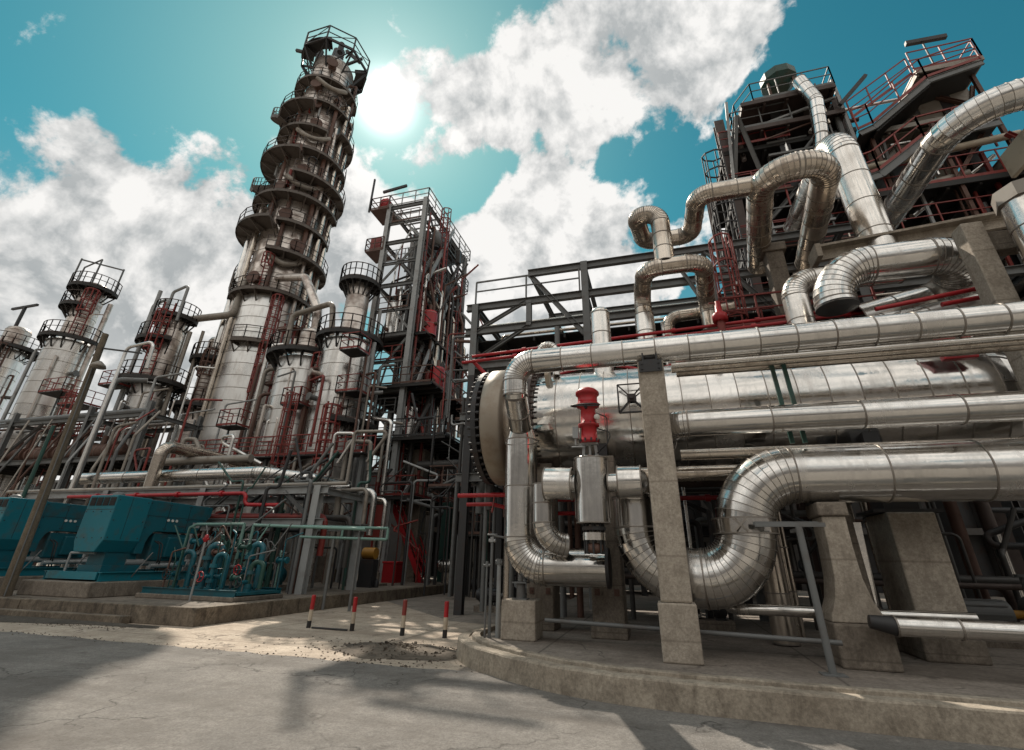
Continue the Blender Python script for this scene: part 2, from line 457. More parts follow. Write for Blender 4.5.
na = noise(nt, off(OFS), NS, ND, .60, .15)
nb = noise(nt, off(OFS + SUN*.045 + V((0, 0, .025))), NS, 6, .58, .15)
nc = noise(nt, off((7.3, 4.1, 2.2)), 11, 6, .62)
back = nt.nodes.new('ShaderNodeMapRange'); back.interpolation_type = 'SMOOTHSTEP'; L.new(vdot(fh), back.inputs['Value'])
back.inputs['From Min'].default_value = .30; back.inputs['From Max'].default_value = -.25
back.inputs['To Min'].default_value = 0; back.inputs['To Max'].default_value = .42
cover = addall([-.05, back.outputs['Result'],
    blob(610, 100, 17, .44), blob(720, 20, 9, .28), blob(500, 70, 9, .26), blob(545, 225, 10, .36), blob(440, 120, 8, .18),
    blob(480, 290, 14, .34), blob(390, 120, 11, .10), blob(340, 260, 14, .40), blob(70, 225, 13, .22), blob(180, 235, 11, .24),
    blob(20, 320, 24, .45), blob(560, 300, 16, .35), blob(760, 260, 12, .15), blob(420, 190, 7, .2), blob(235, 180, 7, .22), blob(630, 250, 9, .26), blob(200, 330, 18, .30), blob(880, 25, 3.2, .26),
    blob(120, 60, 20, -.30), blob(280, 70, 12, -.22), blob(495, 185, 5, -.30), blob(640, 170, 6, -.22), blob(890, 90, 16, -.40), blob(980, 60, 16, -.35), blob(170, 95, 9, -.25), blob(590, 160, 5, -.25), blob(455, 180, 5, -.25), blob(420, 15, 8, -.22), blob(500, 10, 6, -.2)])
field = mathn(nt, 'ADD', mathn(nt, 'MULTIPLY', mathn(nt, 'SUBTRACT', na, .5), 3.1), cover)
mr = nt.nodes.new('ShaderNodeMapRange'); mr.interpolation_type = 'SMOOTHSTEP'
L.new(field, mr.inputs['Value']); mr.inputs['From Min'].default_value = -.02; mr.inputs['From Max'].default_value = .22
dens = mr.outputs['Result']
thick = nt.nodes.new('ShaderNodeMapRange'); L.new(field, thick.inputs['Value'])
thick.inputs['From Min'].default_value = .18; thick.inputs['From Max'].default_value = .95; thick.inputs['To Min'].default_value = 0; thick.inputs['To Max'].default_value = .18
lit = mathn(nt, 'ADD', .90, mathn(nt, 'MULTIPLY', mathn(nt, 'SUBTRACT', na, nb), 5.4))
lit = mathn(nt, 'ADD', lit, mathn(nt, 'MULTIPLY', mathn(nt, 'SUBTRACT', nc, .5), .7))
lit = mathn(nt, 'SUBTRACT', lit, thick.outputs[0])
grey = addall([blob(110, 360, 17, .26), blob(340, 270, 11, .34), blob(470, 340, 8, .10), blob(20, 320, 15, .16)])
lit = mathn(nt, 'SUBTRACT', lit, grey)
lit = mathn(nt, 'MAXIMUM', mathn(nt, 'MINIMUM', lit, 1.0), mathn(nt, 'MULTIPLY', nc, .5))
ccol = mixc(nt, lit, (.30, .335, .35), (.95, .935, .91))
warm_boost = mathn(nt, 'MULTIPLY', back.outputs['Result'], 2.0, True)
ccol = mixc(nt, warm_boost, ccol, mixc(nt, 1.0, ccol, (1.34, 1.29, 1.22), 'MULTIPLY'))  # unseen clouds behind the camera brightened to add fill and metal highlights
skyc = mixc(nt, 1.0, sky.outputs[0], (.0225, .098, .079), 'MULTIPLY')
# pale haze towards the horizon
hz = nt.nodes.new('ShaderNodeMapRange'); hz.interpolation_type = 'SMOOTHSTEP'; L.new(vdot((0, 0, 1)), hz.inputs['Value'])
hz.inputs['From Min'].default_value = .58; hz.inputs['From Max'].default_value = .10; hz.inputs['To Min'].default_value = 0; hz.inputs['To Max'].default_value = .92
skyc = mixc(nt, hz.outputs['Result'], skyc, (.40, .42, .42))
near = mathn(nt, 'MULTIPLY', mathn(nt, 'POWER', mathn(nt, 'MAXIMUM', vdot(SUN), 0.0), 18.0), .70)
skyc = mixc(nt, near, skyc, (.40, .50, .52))
col = mixc(nt, dens, skyc, ccol)
lowb = nt.nodes.new('ShaderNodeMapRange'); lowb.interpolation_type = 'SMOOTHSTEP'; L.new(vdot((0, 0, 1)), lowb.inputs['Value'])
lowb.inputs['From Min'].default_value = .50; lowb.inputs['From Max'].default_value = .12
col = mixc(nt, mathn(nt, 'MULTIPLY', lowb.outputs['Result'], mathn(nt, 'MULTIPLY', back.outputs['Result'], 2.2, True), True), col, (.11, .10, .09))  # added dark low band behind the camera, gives metal reflections their contrast
sd = mathn(nt, 'MAXIMUM', vdot(SUN), 0.0)
g1 = mathn(nt, 'MULTIPLY', mathn(nt, 'POWER', sd, 6000.0), 14.0)
g2 = mathn(nt, 'MULTIPLY', mathn(nt, 'POWER', sd, 1300.0), 2.0)
g3 = mathn(nt, 'MULTIPLY', mathn(nt, 'POWER', sd, 140.0), .30)
glow = addall([g1, g2, g3])
gc = mixc(nt, 1.0, (1.0, .97, .92), (1, 1, 1), 'MULTIPLY')
vm = nt.nodes.new('ShaderNodeVectorMath'); vm.operation = 'SCALE'; vm.inputs[0].default_value = (1.0, .95, .90); L.new(glow, vm.inputs['Scale'])
va = nt.nodes.new('ShaderNodeVectorMath'); va.operation = 'ADD'; L.new(col, va.inputs[0]); L.new(vm.outputs[0], va.inputs[1])
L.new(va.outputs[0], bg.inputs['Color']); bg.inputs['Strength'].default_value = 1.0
w.cycles.sampling_method = 'MANUAL'; w.cycles.sample_map_resolution = 512

ld = bpy.data.lights.new('sun', 'SUN'); ld.energy = 5.0; ld.angle = R(.5); ld.color = (1.0, .905, .78)
so = bpy.data.objects.new('sun', ld); COL.objects.link(so)
so.rotation_euler = SUN.to_track_quat('Z', 'Y').to_euler(); so.location = SUN*60

scene.view_settings.view_transform = 'Standard'; scene.view_settings.look = 'None'
scene.view_settings.exposure = 0; scene.view_settings.gamma = 1
scene.cycles.max_bounces = 6; scene.cycles.glossy_bounces = 4; scene.cycles.diffuse_bounces = 3
scene.cycles.caustics_reflective = False; scene.cycles.caustics_refractive = False
scene.cycles.sample_clamp_indirect = 4; scene.cycles.use_denoising = True

# ------------------------------------------------------------------ the setting
def poly(name, pts, z, mat, kind='structure', z0=None):
    mb = MB(); n = len(pts)
    if z0 is None: mb.add([(x, y, z) for x, y in pts], [tuple(range(n))])
    else:
        mb.add([(x, y, z0) for x, y in pts]+[(x, y, z) for x, y in pts],
               [tuple(range(n, 2*n))]+[(i, (i+1) % n, n+(i+1) % n, n+i) for i in range(n)])
    return single(mb, name, mat, kind=kind)

poly('ground', [(-900, -900), (900, -900), (900, 900), (-900, 900)], 0, 'floor')
def wob(a, b, y, s, amp):
    n = int(abs(b-a)/s); return [(a+(b-a)*i/n, y+rnd.uniform(-amp, amp)) for i in range(n+1)]
poly('concrete_apron', wob(-60, -3.3, 8.2, .5, .02)+[(-3.3, 13.6), (-6.0, 14.4), (-11.0, 19.5), (-60, 19.5)], .004, 'apron')
poly('road', [(200, -60), (200, 8.3)]+wob(200, -200, 8.3, .35, .07)+[(-200, -60)], .010, 'asphalt')
# left raised slab with a broken double kerb
poly('plant_pavement', [(-80, 10.85), (-11.25, 10.98), (-11.25, 60), (-80, 60)], .40, 'conc_dk', z0=0)
def kerb_line(name, pts, w_, z, mat, seg, z0=0):
    mb = MB()
    for a, b in zip(pts, pts[1:]):
        a = V(a); b = V(b); k = max(1, round((b-a).length/seg)); d = (b-a).normalized(); n = V((-d.y, d.x, 0))
        for i in range(k):
            p = a+(b-a)*(i/k)+d*.012; q = a+(b-a)*((i+1)/k)-d*.012; j = rnd.uniform(-.012, .012); zz = z+rnd.uniform(-.01, .01)
            mb.add([p+n*j, q+n*j, q+n*(w_+j), p+n*(w_+j)]+[x+V((0, 0, zz)) for x in (p+n*j, q+n*j, q+n*(w_+j), p+n*(w_+j))],
                   [(3, 2, 1, 0), (4, 5, 6, 7), (0, 1, 5, 4), (1, 2, 6, 5), (2, 3, 7, 6), (3, 0, 4, 7)])
    return single(mb, name, mat, kind='structure', bevel=.02)
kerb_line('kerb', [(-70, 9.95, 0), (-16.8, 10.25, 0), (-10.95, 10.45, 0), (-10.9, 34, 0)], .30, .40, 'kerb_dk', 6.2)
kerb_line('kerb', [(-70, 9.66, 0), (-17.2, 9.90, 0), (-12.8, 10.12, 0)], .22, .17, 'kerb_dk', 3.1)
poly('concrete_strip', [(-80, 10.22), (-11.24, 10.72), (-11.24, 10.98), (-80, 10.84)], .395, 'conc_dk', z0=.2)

# right raised slab: rounded corner, kerb with an inner lip
outl = [(-3.95, 40), (-3.95, 11.2), (-3.93, 10.2), (-3.82, 9.6), (-3.5, 9.0), (-3.05, 8.5), (-2.52, 8.08), (-2.0, 7.75), (-1.49, 7.50), (-.9, 7.32), (-.2, 7.22), (.5, 7.17), (1.4, 7.14), (3.0, 7.12), (6.0, 7.1), (11, 7.1), (24, 7.1)]
poly('plant_pavement', [(x+.3, y+.3) for x, y in outl]+[(24, 40)], .27, 'floor', z0=0)
def catmull(p, k=6):
    out = []
    for i in range(len(p)-1):
        a, b, c, d = (V((*p[max(0, min(len(p)-1, j))], 0)) for j in (i-1, i, i+1, i+2))
        for s_ in range(k):
            t_ = s_/k; out.append(.5*((2*b)+(c-a)*t_+(2*a-5*b+4*c-d)*t_*t_+(3*b-a-3*c+d)*t_**3))
    return out+[V((*p[-1], 0))]
def sweepkerb(pts, prof, mat):
    mb = MB(); vs = []; m_ = len(prof); n = len(pts)
    for i in range(n):
        d = (pts[min(n-1, i+1)]-pts[max(0, i-1)]).normalized(); nn = V((-d.y, d.x, 0)); w_ = noisew(i)
        for o_, z in prof: vs.append(pts[i]+nn*(o_+w_*.012)+V((0, 0, z+w_*.008)))
    mb.add(vs, [(i*m_+k, (i+1)*m_+k, (i+1)*m_+k+1, i*m_+k+1) for i in range(n-1) for k in range(m_-1)])
    return single(mb, 'kerb', mat, kind='structure')
def noisew(i): return math.sin(i*1.7)*.2+math.sin(i*.61+1)*.25
kp = catmull(outl[1:], 7)
sweepkerb(kp, [(-.02, 0), (0, .285), (.015, .305), (.05, .312), (.20, .31), (.205, .285), (.255, .283), (.262, .335), (.275, .347), (.40, .345), (.41, .2)], 'kerb')

# rubble heap by the kerb corner
mb = MB()
for i in range(800):
    a = rnd.uniform(0, 2*PI); rr = abs(rnd.gauss(0, .52)); x = -4.95+rr*1.25*math.cos(a); y = 9.55+rr*.85*math.sin(a)
    s_ = rnd.uniform(.008, .034)*(1 if rnd.random() < .93 else 2.0); h = max(0, .09-.09*rr)
    vs = [(x+s_*math.cos(k*2.1+a)*rnd.uniform(.6, 1.2), y+s_*math.sin(k*2.1+a)*rnd.uniform(.6, 1.2), h+.008) for k in range(3)]
    vs += [(x+s_*.55*math.cos(k*2.1+a+.6), y+s_*.55*math.sin(k*2.1+a+.6), h+s_*rnd.uniform(.5, 1.1)) for k in range(3)]
    mb.add(vs, [(3, 4, 5), (0, 1, 4, 3), (1, 2, 5, 4), (2, 0, 3, 5), (2, 1, 0)])
for i in range(500):
    x = -4.6+rnd.gauss(0, 1.5); y = 9.3+rnd.gauss(0, .6); s_ = rnd.uniform(.006, .03)
    if x > -4.1 and y > 9.2-.8*(x+4.1): continue
    mb.add([(x-s_, y, .006), (x+s_*.3, y-s_, .006), (x+s_, y+s_*.4, .006), (x, y+s_, .006), (x, y, .006+s_*rnd.uniform(.5, 1))], [(0, 1, 4), (1, 2, 4), (2, 3, 4), (3, 0, 4)])
single(mb, 'rubble', 'rubble', kind='stuff')
mb = MB()
n = 26; vs = [(-4.95, 9.55, .10)]
for k, (f_, h) in enumerate(((.35, .08), (.7, .035), (1.0, .006))):
    for i in range(n):
        a = 2*PI*i/n; j = rnd.uniform(.85, 1.15)
        vs.append((-4.95+1.35*f_*j*math.cos(a), 9.55+.85*f_*j*math.sin(a), h*rnd.uniform(.8, 1.2)))
fs = [(0, 1+i, 1+(i+1) % n) for i in range(n)]+[(1+k*n+i, 1+(k+1)*n+i, 1+(k+1)*n+(i+1) % n, 1+k*n+(i+1) % n) for k in range(2) for i in range(n)]
mb.add(vs, fs, 0, True); single(mb, 'soil', 'rubble', kind='stuff')
# dark soil washed along the foot of the left kerb
mb = MB(); n = 90; vs = []
for i in range(n+1):
    x = -45+33.6*i/n; w_ = min(1, (-11.2-x)/7)
    vs += [(x, 9.95-w_*(.85+rnd.uniform(-.2, .2)+.15*math.sin(i*.5)), .012), (x, 9.96-w_*(.4+rnd.uniform(-.1, .1)), .014+.05*w_*rnd.random()), (x, 9.98, .05)]
mb.add(vs, [(3*i+k, 3*i+3+k, 3*i+4+k, 3*i+1+k) for i in range(n) for k in range(2)], 0, True); single(mb, 'soil', 'mud', kind='stuff')
# loose grit along the road joint and the left kerb
mb = MB()
for i in range(1500):
    if i < 450: x = rnd.uniform(-30, -4); y = 8.3+rnd.gauss(0, .10)
    else: x = rnd.uniform(-32, -12); y = 9.55+rnd.gauss(0, .16)
    s_ = rnd.uniform(.008, .03); h = s_*rnd.uniform(.5, 1)
    mb.add([(x-s_, y, .004), (x+s_*.3, y-s_, .004), (x+s_, y+s_*.4, .004), (x, y+s_, .004), (x, y, .004+h)], [(0, 1, 4), (1, 2, 4), (2, 3, 4), (3, 0, 4)])
single(mb, 'gravel', 'rubble', kind='stuff')

# ------------------------------------------------------------------ bollards
for (x, y), lab in zip(((-8.52, 11.52), (-7.29, 11.50), (-5.87, 11.32), (-4.86, 11.40)),
        ('red topped steel bollard nearest the left kerb, pale middle and black foot',
         'second red and white bollard from the left kerb, rust stained pale lower half',
         'dark shaded bollard third from the left kerb, standing over the rubble heap',
         'bright red and white bollard nearest the curved concrete kerb on the right')):
    t = thing('bollard', lab, 'bollard', (x, y, 0), 'row of red and white bollards')
    k = V((rnd.uniform(-.045, .045), rnd.uniform(-.04, .04), 0)); b = V((x, y, 0)); z = V((0, 0, 1))
    part(MB().tube(b, b+z*.16+k*.2, .052, 16), 'foot', 'black', t)
    part(MB().tube(b+z*.16+k*.2, b+z*.40+k*.55, .05, 16), 'pale_band', 'beige', t)
    part(MB().tube(b+z*.40+k*.55, b+z*.70+k, .05, 16, caps=False).lathe(b+z*.70+k, z, [(.05, 0), (.042, .015), (.001, .02)], 16), 'red_band', 'redox' if -6 < x < -5 else 'red', t)
mb = MB().tube((-8.35, 11.42, .03), (-7.35, 11.40, .03), .022, 6)
single(mb, 'loose_bar', 'dark', 'dark bar lying on the apron between the two left bollards', 'bar')

# ------------------------------------------------------------------ right: concrete supports
def conc_post(label, x, y, w_, d, z1, bw, bz, cap=None, mat='conc', zb=.27, cat='column', group='concrete pipe supports', name='concrete_column'):
    t = thing(name, label, cat, (x, y, zb), group)
    mb = MB(); mb.box(x-bw/2, x+bw/2, y-d*.5-(bw-w_)/2, y+d*.5+(bw-w_)/2, zb, bz); part(mb, 'base', mat, t, bevel=.025)
    mb = MB(); mb.box(x-w_/2, x+w_/2, y-d/2, y+d/2, bz+.002, z1); part(mb, 'shaft', mat, t, bevel=.03)
    mb = MB()
    for ax in (-1, 1): mb.box(x+ax*(w_/2-.12)-.05, x+ax*(w_/2-.12)+.05, y-d/2-.014, y-d/2-.002, bz+.5, bz+.62); mb.tube((x+ax*(w_/2-.12), y-d/2-.014, bz+.56), (x+ax*(w_/2-.12), y-d/2-.035, bz+.56), .016, 6)
    if name == 'concrete_column' and z1 < 4 and zb > .1: part(mb, 'anchor_plate', 'rust', t)
    if cap:
        mb = MB(); mb.box(x-cap/2, x+cap/2, y-d*.62, y+d*.62, z1+.002, z1+.3); part(mb, 'cap', mat, t, bevel=.03)
    return t
t = conc_post('tall square concrete column in front of the big vessel, carrying the long upper pipe', .11, 8.88, .47, .5, 5.06, .57, 1.05, name='concrete_column')
mb = MB(); mb.box(-.03, .25, 8.66, 9.06, 5.065, 5.10); mb.box(-.03, .0, 8.66, 9.06, 5.101, 5.24); mb.box(.22, .25, 8.66, 9.06, 5.101, 5.24); mb.box(-.1, .32, 8.57, 8.597, 4.82, 5.04)
for dx in (-.04, .26):
    for dz in (4.88, 4.98): mb.tube((dx, 8.57, dz), (dx, 8.545, dz), .018, 8)
part(mb, 'pipe_saddle', 'dark', t)
# pedestal with a flared shaft
t = thing('concrete_pedestal', 'short concrete pedestal with flared foot and square block base under the big pipe elbow', 'column', (2.75, 9.5, .27), 'concrete pipe supports')
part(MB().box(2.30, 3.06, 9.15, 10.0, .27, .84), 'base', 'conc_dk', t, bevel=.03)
pr = [(-.36, .845), (-.34, .95), (-.25, 1.15), (-.19, 1.45), (-.17, 1.9), (-.17, 2.34), (.17, 2.34), (.17, 1.9), (.19, 1.45), (.25, 1.15), (.34, .95), (.36, .845)]
mb = MB(); mb.add([(2.68+x, 9.25, z) for x, z in pr]+[(2.68+x, 9.85, z) for x, z in pr], [tuple(range(11, -1, -1)), tuple(range(12, 24))]+[(i, (i+1) % 12, 12+(i+1) % 12, 12+i) for i in range(12)])
for f_ in range(len(mb.f)): mb.sm[f_] = False
part(mb, 'shaft', 'conc', t, bevel=.015)
part(MB().box(2.46, 2.90, 9.2, 9.9, 2.345, 2.56), 'cap', 'conc_dk', t, bevel=.03)
# broad pier
t = thing('concrete_pier', 'broad slab-like concrete pier under the vessel at the right, with a rough footing', 'column', (4.2, 10.8, .27), 'concrete pipe supports')
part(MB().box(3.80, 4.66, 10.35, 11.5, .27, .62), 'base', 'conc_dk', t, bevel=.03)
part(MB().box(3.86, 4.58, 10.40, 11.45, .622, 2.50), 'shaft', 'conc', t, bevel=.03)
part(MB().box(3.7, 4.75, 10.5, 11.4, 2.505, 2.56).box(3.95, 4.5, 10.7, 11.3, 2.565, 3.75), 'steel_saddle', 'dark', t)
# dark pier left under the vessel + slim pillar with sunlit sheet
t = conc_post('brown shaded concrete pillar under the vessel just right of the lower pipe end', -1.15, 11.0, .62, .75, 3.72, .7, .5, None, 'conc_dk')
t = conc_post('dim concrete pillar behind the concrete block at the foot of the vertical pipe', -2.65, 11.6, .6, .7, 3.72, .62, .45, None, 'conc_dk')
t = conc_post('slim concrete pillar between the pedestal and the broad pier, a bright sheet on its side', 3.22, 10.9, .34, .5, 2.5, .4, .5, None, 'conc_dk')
mb = MB().add([(3.42, 10.72, .75), (3.45, 10.70, .75), (3.52, 10.70, 2.35), (3.40, 10.72, 2.35)], [(0, 1, 2, 3)]); part(mb, 'loose_sheet', 'clad_bright', t)
# block under the vertical pipe
mb = MB().box(-3.04, -2.38, 9.72, 10.35, .27, .92); single(mb, 'concrete_block', 'conc', 'pale concrete cube on the kerbed slab under the elbow of the vertical pipe', 'block', 'concrete pipe supports', .025)
mb = MB(); mb.tube((-2.72, 9.95, .92), (-2.72, 9.95, 1.22), .085, 14); mb.box(-2.86, -2.58, 9.82, 10.08, .921, .94); mb.box(-2.86, -2.58, 9.80, 10.10, 1.2, 1.222)
single(mb, 'pipe_stanchion', 'galv', 'short grey steel stanchion on the concrete cube holding up the pipe elbow', 'support')

# ------------------------------------------------------------------ right: main pipes
z5 = 5.36
t = pipe_thing('long shiny pipe along the top of the columns, turning down at its left end', [(13, 8.88, z5), (-2.6, 8.88, z5), (-2.6, 8.92, 4.66)], .25, .40, .62, CL, 28, (False, False))
root = t
mb = MB(); mb.clad((-2.6, 8.92, 4.7), (-2.70, 9.78, 4.13), .235, .5, 28); part(mb, 'straight_section', CL, root)
gp = [(-2.6, 8.90, 4.80), (-2.6, 8.925, 4.74), (-2.605, 8.97, 4.68)]
gores(mb2 := MB(), [V(p) for p in gp], .245, 28); part(mb2, 'elbow', CL, root)
mb = MB(); mb.clad((-2.715, 9.86, 3.92), (-2.70, 9.74, 4.20), .345, .4, 30, r2=.24); part(mb, 'reducer', CLB, root)
pz = 1.50
for kind, pts in bez_elbow([(-2.715, 9.86, 3.95), (-2.72, 9.9, pz), (-1.02, 9.9, pz)], .52):
    mb = MB()
    if kind == 'straight': mb.clad(pts[0], pts[1], .335, 1.15, 30); part(mb, 'straight_section', CL, root)
    else: gores(mb, pts, .335, 30); part(mb, 'elbow', CL, root)
mb = MB(); mb.lathe((-1.02, 9.9, pz), (1, 0, 0), [(.35, -.03), (.35, .03), (.25, .035), (.001, .04)], 30, 0, False); part(mb, 'end_cap', 'dark', root)

pipe_thing('slim bright pipe running level in front of the vessel, below the long upper pipe', [(13, 9.05, 3.93), (.25, 9.05, 3.93), (.25, 10.6, 3.93)], .235, .4, 1.35, CL, 26, (False, False))
# big pipe with the U bend
pipe_thing('fattest shiny pipe low on the right, with gored elbow and U bend', [(13, 9.55, 3.05), (1.38, 9.55, 3.05), (1.38, 9.55, 1.38), (-.38, 9.75, 1.38), (-.38, 9.75, 2.72)], .47, .90, 1.3, CL, 34, (False, True))
mb = MB(); mb.clad((1.38, 9.55, 2.08), (1.38, 9.55, 2.32), .51, .3, 34); mb.bar((1.15, 9.02, 2.1), (1.35, 9.0, 2.3), .02, .03, None, 1); mb.bar((1.35, 9.02, 2.1), (1.15, 9.0, 2.3), .02, .03, None, 1)
single(mb, 'pipe_clamp', CLB, 'wide bright clamp sleeve around the fattest pipe just below its elbow', 'clamp')
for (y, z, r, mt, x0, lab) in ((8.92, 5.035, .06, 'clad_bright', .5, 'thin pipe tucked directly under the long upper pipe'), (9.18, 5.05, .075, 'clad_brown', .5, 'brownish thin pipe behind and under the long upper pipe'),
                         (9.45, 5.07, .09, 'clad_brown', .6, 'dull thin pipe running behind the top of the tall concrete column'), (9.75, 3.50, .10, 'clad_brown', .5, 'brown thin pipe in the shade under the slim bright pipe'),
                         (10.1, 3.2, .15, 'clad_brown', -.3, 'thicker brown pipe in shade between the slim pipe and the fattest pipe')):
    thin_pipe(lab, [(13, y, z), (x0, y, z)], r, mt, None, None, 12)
thin_pipe('thin level pipe near the floor behind the concrete pedestal', [(4.4, 9.85, .93), (1.0, 9.85, .93), (1.0, 10.6, .93)], .085, 'clad', n=12)
pipe_thing('low shiny pipe at the right edge lying just above the slab', [(12, 8.95, .84), (3.02, 8.95, .86)], .125, .3, .75, CL, 20, (False, False))
mb = MB(); mb.tube((3.02, 8.95, .86), (2.72, 8.97, .90), .122, 20, .085); single(mb, 'pipe_end_sleeve', 'dark', 'dark tapered sleeve on the end of the low pipe beside the pedestal', 'sleeve')
thin_pipe('rusty thin pipe crossing the slab near the floor, left half of the right plant', [(2.3, 8.9, .62), (-2.2, 9.75, .62)], .035, 'galv')
# small post stand
t = thing('pipe_stand', 'slim grey tubular stand with a level top bar, right of the U bend', 'stand', (2.03, 8.62, .27))
part(MB().tube((2.03, 8.62, .28), (2.0, 8.62, 2.14), .05, 14), 'post', 'galv', t)
part(MB().bar((1.4, 8.62, 2.17), (2.36, 8.62, 2.17), .06, .06).bar((1.4, 8.75, 2.20), (2.3, 8.75, 2.20), .05, .05).bar((2.0, 8.63, 2.1), (2.0, 9.1, 2.1), .05, .05), 'top_bar', 'galv', t)
part(MB().box(1.88, 2.18, 8.5, 8.74, .271, .285), 'foot_plate', 'galv', t)
t = thing('hanger', 'twin dark vertical bars hanging between the two bright pipes in front of the vessel', 'hanger', (2.35, 9.2, 4.1))
for dx in (0, .2): part(MB().bar((2.36+dx, 9.33, 3.55), (2.30+dx, 9.33, 5.1), .07, .05), 'bar', 'green', t)

# ------------------------------------------------------------------ control valve
vy = 9.0; vx = -1.14
t = thing('control_valve', 'insulated control valve with red actuator on top, left of the tall concrete column', 'valve', (vx, vy, 1.9))
mb = MB(); mb.clad((vx, vy, 2.22), (vx, vy, 3.34), .295, 2, 28, sw=.02); mb.lathe((vx, vy, 3.34), (0, 0, 1), [(.3, 0), (.28, .02), (.12, .035), (.06, .04)], 28, 0, False); mb.lathe((vx, vy, 2.22), (0, 0, -1), [(.3, 0), (.1, .01)], 28, 1, False)
part(mb, 'insulated_body', CL, t)
mb = MB()
for i in range(8):
    a = i*PI/4; x, y = vx+.17*math.cos(a), vy+.17*math.sin(a); mb.tube((x, y, 1.72), (x, y, 2.215), .018, 6)
mb.lathe((vx, vy, 2.16), (0, 0, -1), [(.001, 0), (.21, .0), (.21, .06), (.001, .06)], 20, 0, False)
part(mb, 'bolts', 'dark', t)
part(MB().clad((vx, vy, 1.94), (vx, vy, 2.06), .20, 1, 20, sw=0).lathe((vx, vy, 1.94), (0, 0, -1), [(.2, 0), (.001, .001)], 20), 'bottom_flange', 'clad_bright', t)
part(MB().lathe((vx, vy, 1.90), (0, 0, -1), [(.06, 0), (.14, .03), (.15, .12), (.08, .17), (.001, .18)], 16), 'drain_plug', 'rust', t)
mb = MB()
for dx in (-.13, .13): mb.bar((vx+dx, vy, 3.35), (vx+dx*.8, vy, 3.62), .05, .07)
mb.tube((vx, vy, 3.3), (vx, vy, 3.7), .025, 8); mb.box(vx-.16, vx+.16, vy-.06, vy+.06, 3.60, 3.64)
part(mb, 'yoke', 'galv_lt', t)
mb = MB(); mb.lathe((vx, vy, 3.645), (0, 0, 1), [(.001, 0), (.17, 0), (.17, .05), (.15, .07), (.15, .30), (.20, .31), (.20, .35), (.15, .37), (.14, .68), (.22, .70), (.22, .76), (.19, .77), (.19, .93), (.23, .94), (.23, .99), (.17, 1.05), (.08, 1.09), (.001, 1.1)], 26)
part(mb, 'actuator', 'red', t)
mb = MB(); mb.lathe((vx-.02, vy-.22, 4.30), (0, -.2, 1), [(.27, 0), (.29, .015), (.27, .03), (.25, .015), (.27, 0)], 24)
for i in range(4):
    a = i*PI/2+.4; mb.bar((vx-.02, vy-.22, 4.31), (vx-.02+.26*math.cos(a), vy-.22+.26*math.sin(a), 4.31+.05*math.sin(a)), .02)
mb.tube((vx-.02, vy, 4.28), (vx-.02, vy-.22, 4.3), .03, 8); part(mb, 'handwheel', 'dark', t)
mb = MB(); mb.box(vx-.30, vx-.19, vy-.12, vy-.04, 3.72, 3.94); mb.tube((vx-.25, vy-.08, 3.6), (vx-.25, vy-.08, 3.72), .02, 6); mb.tube((vx-.33, vy-.08, 3.56), (vx-.1, vy-.08, 3.56), .015, 6); part(mb, 'positioner', 'galv_lt', t)
for k in range(2):
    pth = [(vx+.16, vy-.05, 4.2-.3*k), (vx+.36+.06*k, vy-.08, 4.1-.3*k), (vx+.34, vy-.08, 3.6), (vx+.14, vy-.1, 3.42)]
    mb = MB()
    for kd, pts in bez_elbow(pth, .08):
        for a, b in zip(pts, pts[1:]): mb.tube(a, b, .011, 6)
    part(mb, 'air_tube', 'black', t)
mb = MB()
for i in range(10):
    a = 2*PI*i/10
    for z_ in (3.66, 3.965, 4.345): mb.tube((vx+.185*math.cos(a), vy+.185*math.sin(a), z_-.01), (vx+.185*math.cos(a), vy+.185*math.sin(a), z_+.045), .016, 6)
part(mb, 'flange_bolts', 'dark', t)
part(MB().lathe((vx+.17, vy-.12, 4.1), (.5, -1, 0), [(.001, 0), (.055, 0), (.055, .04), (.001, .04)], 14).tube((vx+.1, vy-.05, 4.1), (vx+.17, vy-.12, 4.1), .012, 6), 'gauge', 'white', t)
part(MB().box(vx-.31, vx-.30, vy-.05, vy+.05, 2.3, 3.3).box(vx+.30, vx+.31, vy-.05, vy+.05, 2.3, 3.3), 'jacket_seam', 'seam', t)
# pipework either side of the valve
t = thing('valve_pipework', 'insulated branch pipe leaving the valve to the left and elbowing down', 'pipe', (-1.5, vy, 2.9))
part(MB().clad((-1.44, vy, 2.9), (-1.50, vy, 2.9), .16, 1, 20, sw=0), 'neck', 'clad', t)
part(MB().clad((-1.50, vy, 2.9), (-2.0, vy, 2.92), .285, 1, 28, sw=.025).lathe((-1.5, vy, 2.9), (1, 0, 0), [(.285, 0), (.1, .01)], 28).lathe((-2.0, vy, 2.92), (-1, 0, 0), [(.285, 0), (.1, .01)], 28), 'flange_box', CL, t)
part(MB().clad((-2.12, vy+.35, 2.95), (-2.12, vy+.35, 2.25), .205, .35, 24).lathe((-2.12, vy+.35, 2.95), (0, 0, 1), [(.21, 0), (.15, .03), (.001, .04)], 24), 'straight_section', CL, t)
gores(mb := MB(), [V((-2.12+.38*(1-math.cos(a)), vy+.35+.2*(1-math.cos(a)), 2.25-.38*math.sin(a))) for a in [i*PI/2/9 for i in range(10)]], .205, 24); part(mb, 'elbow', CL, t)
t = thing('valve_pipework', 'insulated branch pipe from the valve to the right, passing behind the tall column', 'pipe', (-.84, vy, 2.9))
part(MB().clad((-.84, vy, 2.9), (-.66, vy, 2.9), .165, .3, 24), 'neck', CL, t)
